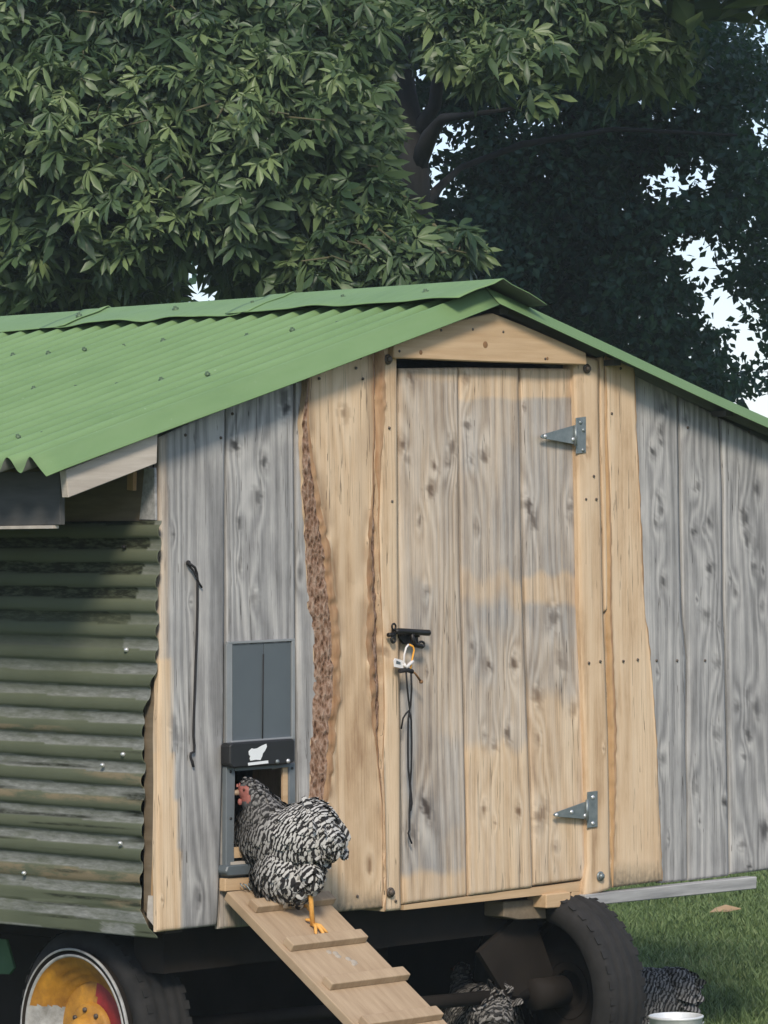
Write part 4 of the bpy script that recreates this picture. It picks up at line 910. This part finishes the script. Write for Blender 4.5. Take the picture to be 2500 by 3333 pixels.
# ------------------------------------------------------------------ wagon
WZ = .353
WAG = empty('farm_wagon', (1.45, 1.6, 0), 'low dark farm wagon with painted wheels carrying the coop', 'wagon')
def wheel(c, axis, lab, bare=False):
    c = Vector(c); ax = Vector(axis).normalized(); Rt, wt = .345, .19
    hub = MB(); hub.lathe([(0, -.12), (.055, -.12), (.055, .02), (.0, .02)], c, ax, 20)
    o = hub.build('wheel', MAT['dark'], WAG)
    if lab: o['label'] = lab
    t = MB(); h = wt/2
    prof = [(.252, -h*.86), (.27, -h*1.02), (.31, -h*1.05), (.335, -h*.86), (.345, -h*.55), (.338, -h*.45), (.345, -h*.38), (.346, -h*.1), (.338, 0), (.346, h*.1), (.345, h*.38), (.338, h*.45), (.345, h*.55), (.335, h*.86), (.31, h*1.05), (.27, h*1.02), (.252, h*.86)]
    t.lathe(prof, c, ax, 64)
    # tread lugs
    u = Vector((0, 0, 1)); u = (u-ax*u.dot(ax)).normalized(); v = ax.cross(u)
    for k_ in range(40):
        a = 2*math.pi*k_/40
        for s in (-1, 1):
            rr = (u*math.cos(a)+v*math.sin(a)); tg = ax.cross(rr); p = c+rr*.339+ax*s*h*.70
            A = ax*h*.2; B2 = tg*.014; Cc = rr*.0018
            t.hexa([p-A-B2-Cc, p+A-B2-Cc, p+A+B2-Cc, p-A+B2-Cc, p-A-B2+Cc, p+A-B2+Cc, p+A+B2+Cc, p-A+B2+Cc])
    t.build('tyre', MAT['tyre'], o)
    rm = MB(); o0 = h*1.05+.03
    prof = [(.262, h*.7), (.276, o0-.010), (.279, o0-.002), (.276, o0+.002), (.271, o0), (.268, o0-.016), (.262, o0-.018), (.259, o0-.004), (.254, o0), (.249, o0-.008), (.238, o0-.028), (.216, o0-.032), (.212, o0-.050), (.192, o0-.054), (.188, o0-.070), (.168, o0-.074), (.164, o0-.088), (.13, o0-.090)]
    def mi(i, f):
        ctr = f.calc_center_median()-c
        if i in (4, 5, 6, 0): return 3
        if i < 9: return 2
        if bare: return 3
        return 0 if ctr.z > .075 else 2
    rm.lathe(prof, c, ax, 180, mi); rm.build('rim', [MAT['yellow'], MAT['redp'], MAT['dark'] if bare else MAT['rimw'], MAT['dark']], o)
    ds = MB(); ds.lathe([(.166, o0-.086), (.12, o0-.082), (.07, o0-.078)], c, ax, 60, lambda i, f: 1 if (f.calc_center_median()-c).y < -.015 else 0); ds.build('rim_disc', [MAT['dark' if bare else 'yellow'], MAT['dark' if bare else 'redp']], o)
    hb = MB(); hb.lathe([(.100, o0-.084), (.097, o0-.066), (.090, o0-.060), (.065, o0-.058), (.058, o0-.04), (.050, o0-.016), (.036, o0-.008), (0, o0-.006)], c, ax, 32, 0)
    for k_ in range(8):
        a = 2*math.pi*k_/8+.12; p = c+(u*math.cos(a)+v*math.sin(a))*.077+ax*(o0-.060); hb.lathe([(.008, 0), (.008, .009), (.0, .010)], p, ax, 6, lambda i, f: 1)
    hb.build('hub', [MAT['dark' if bare else 'yellow'], MAT['rust']], o)
    return o
st = math.radians(3)
axl = (-math.cos(st), math.sin(st), 0)
wl = onX(266, 3368, .085); WZ = wl[2]
wheel((.185, wl[1], WZ), axl, 'left front wheel with yellow, white and red rim')
wheel((1.90, .08, WZ), (math.cos(st), -math.sin(st), 0), 'right front wheel with dark bare rim', True)
wheel((.18, 2.75, WZ), (-1, 0, 0), None); wheel((1.86, 2.75, WZ), (1, 0, 0), None, True)
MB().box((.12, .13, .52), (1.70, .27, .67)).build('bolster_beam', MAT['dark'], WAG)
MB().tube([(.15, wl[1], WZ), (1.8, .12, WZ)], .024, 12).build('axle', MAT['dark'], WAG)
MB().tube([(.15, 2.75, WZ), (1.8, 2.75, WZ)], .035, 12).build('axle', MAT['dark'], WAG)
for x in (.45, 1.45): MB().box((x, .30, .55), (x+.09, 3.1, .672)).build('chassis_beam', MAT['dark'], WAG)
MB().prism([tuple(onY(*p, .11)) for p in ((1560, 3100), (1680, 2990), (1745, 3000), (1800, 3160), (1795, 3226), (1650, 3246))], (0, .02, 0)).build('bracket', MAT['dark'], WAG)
MB().box((.30, 2.9, .30), (1.65, 2.93, .66)).build('added_dark_board', MAT['dark'], WAG)  # added panel, not a wagon part: keeps the far underside dark
MB().box((2.54, .6, .08), (2.57, 2.9, .672)).build('added_blocker_panel', MAT['dark'], WAG)  # added blocker: hides bright grass past the right side
MB().box((.5, 1.0, .10), (2.0, 2.85, .54)).build('added_blocker_box', MAT['dark'], WAG)  # added dark box that blocks the bright grass seen under the coop

# ------------------------------------------------------------------ small things on the ground
def bucket():
    c = at(2200, 3306, 13.6); r0 = .088; h = c[2]
    e = empty('bucket', (c[0], c[1], 0), 'white metal bucket with raised rim standing beside the front tyre', 'bucket')
    m = MB(); m.lathe([(0, .004), (r0*.84, .004), (r0*.86, .0), (r0*.93, h*.5), (r0, h-.008), (r0+.004, h-.006), (r0+.004, h), (r0, h+.002), (r0-.003, h-.004), (r0*.9, h*.4), (0, h*.35)], (c[0], c[1], 0), (0, 0, 1), 40); m.build('pail', MAT['galv'], e)
    m = MB(); m.tube([(c[0]+(r0+.004)*math.cos(t)*RGT[0], c[1]+(r0+.004)*math.cos(t)*RGT[1], h-.02-.03*math.sin(t)) for t in np.linspace(0, math.pi, 13)], .003, 6); 
    m.build('handle', MAT['zinc'], e)
bucket()
def stone(px, py, y, r, lab):
    c = onY(px, py, y); bm = bmesh.new(); bmesh.ops.create_icosphere(bm, subdivisions=3, radius=1)
    for v in bm.verts:
        n = Vector(v.co); f = 1+.25*(vnoise(n.x*2+px, n.y*2+n.z*2)-.5); v.co = Vector((n.x*r[0]*f, n.y*r[1]*f, max(n.z*r[2]*f, -r[2]*.8)))
        v.co += Vector((c[0], c[1], r[2]*.75))
    me = bpy.data.meshes.new('stone'); bm.to_mesh(me); bm.free(); o = link('stone', me, MAT['stone']); tag(o, lab, 'stone', 'stones in the dark under the coop')
stone(800, 3300, 1.4, (.11, .09, .20), 'broad brown stone lying in the shade beneath the coop')
stone(930, 3300, 1.35, (.05, .05, .19), 'narrow upright brown stone in the shade beneath the ramp')
p = onZ(2360, 3000)
m = MB(); m.prism([(p[0]-.05, p[1]+.05, .045), (p[0]-.02, p[1]-.03, .05), (p[0]+.05, p[1]-.06, .06), (p[0]+.03, p[1]+.02, .075), (p[0], p[1]+.06, .06)], (0, 0, .003))
tag(m.build('fallen_leaf', MAT['deadleaf']), 'tan dead leaf lying on the grass right of the coop', 'leaf')
m = MB(); g = lambda a, b: tuple(onX(a, b, -.02+.30)); m.prism([g(-60, 3050), g(20, 3058), g(45, 3150), g(30, 3172), g(-60, 3168)], (.012, 0, 0), .002)  # flat green piece standing in for lit grass beyond the wagon
tag(m.build('grass_standin', MAT['green']), 'flat dark green stand-in for grass behind the left wheel', 'sheet')

# ------------------------------------------------------------------ trees
GAPS = [(1362, 225, 55, 85), (1480, 440, 75, 80), (1440, 560, 55, 80), (1405, 630, 25, 45), (2140, 600, 105, 75), (2200, 560, 60, 90), (2290, 570, 45, 60), (2235, 800, 75, 60), (2290, 900, 95, 70), (2400, 1040, 95, 90), (2440, 1170, 90, 100), (2455, 1290, 60, 50), (2340, 1000, 70, 70), (2450, 30, 90, 75), (2490, 130, 40, 60), (2455, 405, 45, 35), (2170, 240, 40, 30), (620, 880, 75, 45), (590, 820, 40, 50), (690, 940, 70, 28), (255, 805, 30, 40), (95, 960, 25, 18), (1850, 365, 35, 18), (1790, 400, 40, 12), (950, 35, 50, 12), (1110, 95, 18, 14), (1040, 55, 25, 12), (2080, 330, 30, 12), (1660, 560, 30, 25), (1500, 620, 30, 25), (1760, 570, 35, 18)]
def thin(P, rg, gaps=None):
    """open the crown where daylight breaks through it"""
    q = (R3 @ (P-CAM).T).T; px = PW/2-F*q[:, 0]/q[:, 2]; py = PH/2+F*q[:, 1]/q[:, 2]
    keep = np.ones(len(P), bool); wob = .25+1.05*vnoise(px/30., py/30.)*.6+.55*vnoise(px/13., py/13.)*.8
    for a, b, rx, ry in (gaps or GAPS):
        d = np.sqrt(((px-a)/(rx+10))**2+((py-b)/(ry+10))**2); keep &= (d > wob) | (rg.random(len(P)) < (.02 if gaps else .21))
    return keep
def leaf_template(nl=7, seg=3):
    """palmate leaf in the xy plane, stalk at the origin, unit radius"""
    V = []; Fs = []
    angs = np.linspace(-1.9, 1.9, nl); lens = 1-.42*np.abs(angs)/1.9
    for a, ln in zip(angs, lens):
        d = np.array([math.sin(a), math.cos(a), 0]); s = np.array([math.cos(a), -math.sin(a), 0]); b = len(V)
        wprof = [(.06, .02), (.45, .13), (.72, .17), (1.0, .0)]
        for t, w_ in wprof:
            c = d*(t*ln); z = -.50*(t*ln)**2
            for k_ in (-1, 0, 1): V.append(c+s*(w_*ln*k_)+np.array([0, 0, z+(.05*(abs(k_)) if w_ else 0)]))
        for i in range(3):
            for j in range(2): q = b+i*3+j; Fs.append((q, q+1, q+4, q+3))
    return np.array(V), np.array(Fs)
def leaf_variant(r):
    V = []; Fs = []; nl = int(r.integers(4, 8)); angs = np.linspace(-1.8, 1.8, nl)+r.normal(0, .16, nl)
    for a in angs:
        ln = (1-.40*abs(a)/1.9)*r.uniform(.72, 1.12); d = np.array([math.sin(a), math.cos(a), 0]); s = np.array([math.cos(a), -math.sin(a), 0]); b = len(V)
        dr = r.uniform(.15, .95); tw = r.normal(0, .45); fold = r.uniform(.0, .09); sw = r.normal(0, .18); wf = r.uniform(.75, 1.15)
        for t, w_ in ((.06, .02), (.45, .125), (.72, .16), (1.0, .0)):
            c = d*(t*ln)+s*(sw*t*t*ln); z = -dr*(t*ln)**2
            for k_ in (-1, 0, 1): V.append(c+s*(w_*wf*ln*k_*math.cos(tw*t))+np.array([0, 0, z+fold*abs(k_)*(w_ > 0)+w_*wf*ln*k_*math.sin(tw*t)]))
        for i in range(3):
            for j in range(2): q = b+i*3+j; Fs.append((q, q+1, q+4, q+3))
    return np.array(V), np.array(Fs)
def rand_rot(n, r, up=.9, face=None, facew=.0):
    """rotation matrices with the leaf normal near up and the axis outward"""
    Nn = r.normal(0, .55, (n, 3))+[0, 0, up]
    if face is not None: Nn = Nn+np.asarray(face)*facew
    Nn /= np.linalg.norm(Nn, axis=1, keepdims=True)
    A = r.normal(0, 1, (n, 3)); A[:, 2] -= .6
    if face is not None: A += np.asarray(face)*1.1
    A -= Nn*(A*Nn).sum(1, keepdims=True); A /= np.linalg.norm(A, axis=1, keepdims=True)
    return np.stack([np.cross(A, Nn), A, Nn], -1)
def scatter(T, P, Rm, sc, tint):
    V, Fs = T; n = len(P); W_ = np.einsum('nij,vj->nvi', Rm, V)*sc[:, None, None]+P[:, None]
    Fa = (Fs[None]+(np.arange(n)*len(V))[:, None, None]).reshape(-1, Fs.shape[1]); return W_.reshape(-1, 3), Fa, np.repeat(tint, len(V))
def ell(c, r, n, rg, shell=.45):
    d = rg.normal(0, 1, (n, 3)); d /= np.linalg.norm(d, axis=1, keepdims=True); q = rg.uniform(shell, 1, n)**.6
    q = q*(1+.28*(vnoise(d[:, 0]*3+c[0]*5, d[:, 2]*3+d[:, 1]*3+c[1])-.5)*2)
    loc = d*q[:, None]*np.asarray(r); return np.asarray(c)+loc[:, :1]*RGT*[1, 1, 0]+loc[:, 1:2]*FWD*[1, 1, 0]+loc[:, 2:3]*[0, 0, 1.], d
LEAFT = leaf_template()
SIMPLE = (np.array([(0, 0, 0), (.30, .45, .04), (0, 1, -.10), (-.30, .45, .04)]), np.array([(0, 1, 2, 3)]))
def chestnut():
    base = at(1345, 1660, 29.)*[1, 1, 0]
    e = empty('horse_chestnut_tree', tuple(base), 'large chestnut tree with big sunlit palmate leaves behind the coop roof', 'tree')
    A = lambda a, b, d: Vector(at(a, b, d))
    m = MB(); m.tube([Vector(base), A(1345, 1300, 29), A(1350, 900, 29), A(1345, 650, 29), A(1340, 480, 29), A(1310, 300, 29.1), A(1290, 100, 29.2), A(1270, -200, 29.3), A(1255, -900, 29.5)], [.36, .30, .20, .125, .12, .10, .09, .085, .06], 14)
    m.build('trunk', MAT['trunk'], e)
    for pts, rs in (([A(1350, 560, 29), A(1400, 440, 28.8), A(1440, 385, 28.6), A(1520, 375, 28.3), A(1700, 350, 28)], [.075, .06, .035, .022, .012]),
                    ([A(1360, 700, 29), A(1430, 610, 29.2), A(1500, 545, 29.4), A(1700, 470, 29.6), A(2000, 420, 30), A(2400, 440, 30)], [.07, .032, .022, .026, .018, .01]),
                    ([A(1345, 450, 29), A(1415, 345, 28.9), A(1432, 200, 28.8), A(1425, 40, 28.6), A(1450, -200, 28)], [.06, .05, .045, .04, .03]),
                    ([A(1330, 760, 29), A(1000, 640, 27.8), A(600, 520, 26.6), A(250, 420, 26)], [.10, .06, .04, .015]),
                    ([A(1320, 860, 29), A(1150, 800, 27.6), A(1000, 760, 26.4)], [.07, .04, .015])):
        mm = MB(); mm.tube(pts, rs, 9); mm.build('limb', MAT['trunk'], e)
    rg = np.random.default_rng(21)
    lobes = [((120, 120), 25.6, (1.0, .9, .75), 900), ((560, 90), 25.5, (.9, .9, .7), 800), ((980, 130), 25.8, (.6, .8, .65), 480), ((250, 420), 25.2, (.9, .8, .55), 700), ((760, 380), 25.2, (.85, .8, .6), 700), ((1120, 380), 26., (.36, .6, .5), 230),
             ((120, 720), 25.6, (.6, .7, .5), 420), ((560, 650), 25.1, (.8, .7, .5), 560), ((960, 620), 25.4, (.6, .6, .45), 380), ((1150, 700), 25.8, (.45, .5, .4), 230),
             ((1180, 840), 25.2, (.62, .45, .26), 300), ((1430, 800), 25.2, (.28, .3, .16), 50), ((250, 900), 26.2, (.7, .6, .26), 260), ((820, 860), 26.2, (.32, .5, .24), 110), ((50, 1010), 26.4, (.3, .5, .2), 60),
             ((1500, 90), 27., (.45, .6, .35), 210), ((1640, 190), 26.2, (.42, .5, .20), 120), ((1850, 60), 27., (.5, .7, .35), 240), ((1760, 330), 26., (.10, .15, .12), 7), ((2080, 180), 28, (.45, .6, .3), 160), ((1260, 150), 27.4, (.22, .5, .4), 90)]
    P = []; D = []
    for (a, b), d, r_, n in lobes:
        p, dd = ell(at(a, b, d), r_, int(n*1.6), rg, .35); P.append(p); D.append(dd)
    P = np.concatenate(P); P = P[thin(P, rg)]
    P = P[thin(P, rg, [(1330, 300, 85, 170), (1345, 470, 80, 130), (1350, 600, 65, 100), (1300, 150, 60, 110)])]; n = len(P)
    Rm = rand_rot(n, rg, .75, -FWD, .55); sc = rg.uniform(.095, .19, n); tint = np.clip(rg.normal(.40, .22, n)+.45*np.clip(vnoise(P[:, 0]*2.2+P[:, 1], P[:, 2]*2.6)-.55, -.3, 1), 0, 1)
    # the 300 nearest leaves in view are single leaves
    dep = (P-CAM) @ FWD; q = (P-CAM) @ R3.T if False else (R3 @ (P-CAM).T).T
    px = PW/2-F*q[:, 0]/q[:, 2]; py = PH/2+F*q[:, 1]/q[:, 2]
    vis = (px > 20) & (px < 2480) & (py > 20) & (py < 980); order = np.argsort(np.where(vis, dep-sc*1.5, 99)); near = order[:300]; far = order[300:]
    VAR = [leaf_variant(rg) for _ in range(14)]; VV = []; FF = []; TT = []; off = 0
    for k_, T_ in enumerate(VAR):
        ii = far[k_::14]; V, Fa, tn = scatter(T_, P[ii], Rm[ii], sc[ii]*1.08, tint[ii]); VV.append(V); FF.append(Fa+off); TT.append(tn); off += len(V)
    o = link('crown', mesh_np('crown', np.concatenate(VV), np.concatenate(FF), True, None, {'tint': np.concatenate(TT)}), MAT['chest'], e); o['kind'] = 'stuff'
    protos = []
    for i in range(12):
        jv, jf = VAR[i]
        me = mesh_np('leaf', jv, jf, True, None, {'tint': np.full(len(jv), .22+.06*i)}); me.materials.append(MAT['chest']); protos.append(me)
    for i in near:
        o = bpy.data.objects.new('leaf', protos[int(rg.integers(12))]); COL.objects.link(o); o.parent = e
        M = Matrix(Rm[i].tolist()).to_4x4(); M = Matrix.Translation(Vector(P[i]-base)) @ M @ Matrix.Scale(sc[i], 4); o.matrix_local = M
    tw = MB()
    for (a, b), d, r_, n_ in lobes[:12]:
        c = np.array(at(a, b, d))
        for _ in range(7):
            dd = rg.normal(0, 1, 3); dd[2] = abs(dd[2])*.5-.1; dd -= FWD*.8; dd /= np.linalg.norm(dd)
            p0 = c+dd*.15; p1 = c+dd*np.array([r_[0], r_[0], r_[2]])*.6+rg.normal(0, .05, 3); p2 = c+dd*np.array([r_[0], r_[0], r_[2]])*1.05-[0, 0, .06]
            tw.tube([p0, p1, p2], [.011, .008, .004], 5)
    o = tw.build('twig', MAT['twig'], e); o['kind'] = 'stuff'
    # upper canopy, out of frame, that throws the shade
    cl = []
    for _ in range(46):
        d = rg.uniform(20.5, 31); l = rg.uniform(.3, 5.5); z = rg.uniform(0, 1)
        zc = 1.95+.1262*d+.9+z*4.2
        if l < .6: zc += 1.2
        if l < 3.0: d = max(d, 26.8+rg.uniform(0, 1.5))
        c = CAM*[1, 1, 0]+FWD*d*[1, 1, 0]+RGT*l*[1, 1, 0]+np.array([0, 0, zc]); cl.append((c, (rg.uniform(.9, 1.5), rg.uniform(.9, 1.5), rg.uniform(.5, .8))))
    PP = np.concatenate([ell(c, r_, 520, rg, .1)[0] for c, r_ in cl]); n = len(PP)
    V, Fa, tn = scatter(SIMPLE, PP, rand_rot(n, rg, .9), rg.uniform(.22, .42, n), rg.random(n)*.6+.1)
    o = link('upper_canopy', mesh_np('upper_canopy', V, Fa, False, None, {'tint': tn}), MAT['chest'], e); o['kind'] = 'stuff'
chestnut()
def leafy_tree(name, label, base, trunk, lobes, mat, size, seed, limbs=(), group=None):
    e = empty(name, tuple(base), label, 'tree', group); rg = np.random.default_rng(seed)
    m = MB(); m.tube(*trunk, 12); m.build('trunk', MAT['trunk'], e)
    for l in limbs: mm = MB(); mm.tube(*l, 8); mm.build('limb', MAT['trunk'], e)
    P = np.concatenate([ell(at(a, b, d), r_, int(n*1.25), rg, .15)[0] for (a, b), d, r_, n in lobes]); P = P[thin(P, rg)]; n = len(P)
    V, Fa, tn = scatter(SIMPLE, P, rand_rot(n, rg, .5, -FWD, .35), rg.uniform(size*.7, size*1.4, n), rg.random(n))
    o = link('crown', mesh_np('crown', V, Fa, False, None, {'tint': tn}), MAT[mat], e); o['kind'] = 'stuff'
    return e
A = lambda a, b, d: Vector(at(a, b, d))
# dark tree filling the right
lob = []
for (a, b, rx, rz, n) in ((1480, 260, .5, .35, 1500), (1750, 420, .9, .6, 5200), (1620, 640, .55, .5, 3000), (1950, 620, .55, .6, 3600), (1560, 850, .42, .5, 2600), (1850, 860, .75, .6, 5000), (1700, 1000, .9, .45, 4200), (2050, 1010, .45, .45, 2200), (2180, 330, .75, .5, 3900), (1980, 130, .9, .5, 4200), (2300, 560, .45, .4, 1600), (2480, 700, .35, .7, 1900), (2420, 230, .35, .4, 1200), (1650, 60, .8, .45, 3600), (2130, 760, .30, .3, 800), (2230, 1160, .45, .26, 1500), (2310, 1250, .3, .2, 700), (2480, 1000, .22, .3, 600), (2490, 1220, .28, .16, 500), (1480, 930, .35, .4, 1600), (1420, 990, .3, .3, 1000), (2280, 720, .28, .12, 300), (2250, 960, .3, .14, 320), (1400, 60, .5, .4, 1500), (2200, 30, .7, .3, 1500)):
    lob.append(((a, b), 33+rng.uniform(-.8, .8), (rx*1.28, 1.0, rz*1.28), n))
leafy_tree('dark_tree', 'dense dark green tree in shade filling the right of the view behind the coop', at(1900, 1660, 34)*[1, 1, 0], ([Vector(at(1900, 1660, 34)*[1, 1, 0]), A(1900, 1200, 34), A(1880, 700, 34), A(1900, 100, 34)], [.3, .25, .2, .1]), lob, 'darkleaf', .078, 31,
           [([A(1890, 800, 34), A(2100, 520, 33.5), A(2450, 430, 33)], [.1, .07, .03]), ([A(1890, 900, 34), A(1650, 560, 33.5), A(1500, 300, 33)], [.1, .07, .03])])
lob = []
for (a, b, rx, rz, n) in ((100, 150, 1., .8, 4200), (600, 200, 1., .8, 4200), (1050, 200, .7, .8, 3200), (150, 600, 1., .7, 4200), (500, 560, .8, .6, 3400), (950, 560, .8, .6, 3600), (1150, 850, .7, .5, 2800), (200, 930, .65, .4, 2400), (850, 900, .42, .35, 1300), (480, 800, .5, .25, 1100), (30, 1050, .5, .3, 1100), (480, 1010, .3, .16, 420), (1260, 560, .22, .5, 900), (1300, 1000, .6, .3, 1500)):
    lob.append(((a, b), 32+rng.uniform(-.8, .8), (rx*1.24, 1.0, rz*1.24), n))
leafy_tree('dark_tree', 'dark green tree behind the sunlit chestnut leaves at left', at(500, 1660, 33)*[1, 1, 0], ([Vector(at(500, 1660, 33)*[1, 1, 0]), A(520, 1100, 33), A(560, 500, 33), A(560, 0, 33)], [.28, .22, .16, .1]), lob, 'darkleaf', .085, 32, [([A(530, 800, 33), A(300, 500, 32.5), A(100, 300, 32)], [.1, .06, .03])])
# ------------------------------------------------------------------ thin summer haze
hz = MB().box((-160, -160, -1.), (170, 170, 16.)).build('haze', [], None)
hm = bpy.data.materials.new('summer_haze'); hm.use_nodes = True; ht = hm.node_tree; ht.nodes.clear()
ho = ht.nodes.new('ShaderNodeOutputMaterial'); hv = ht.nodes.new('ShaderNodeVolumePrincipled')
hv.inputs['Color'].default_value = (.80, .93, .93, 1); hv.inputs['Density'].default_value = .0009; hv.inputs['Anisotropy'].default_value = 0.
ht.links.new(hv.outputs[0], ho.inputs['Volume']); hz.data.materials.append(hm); hz['kind'] = 'stuff'
S.cycles.volume_bounces = 0
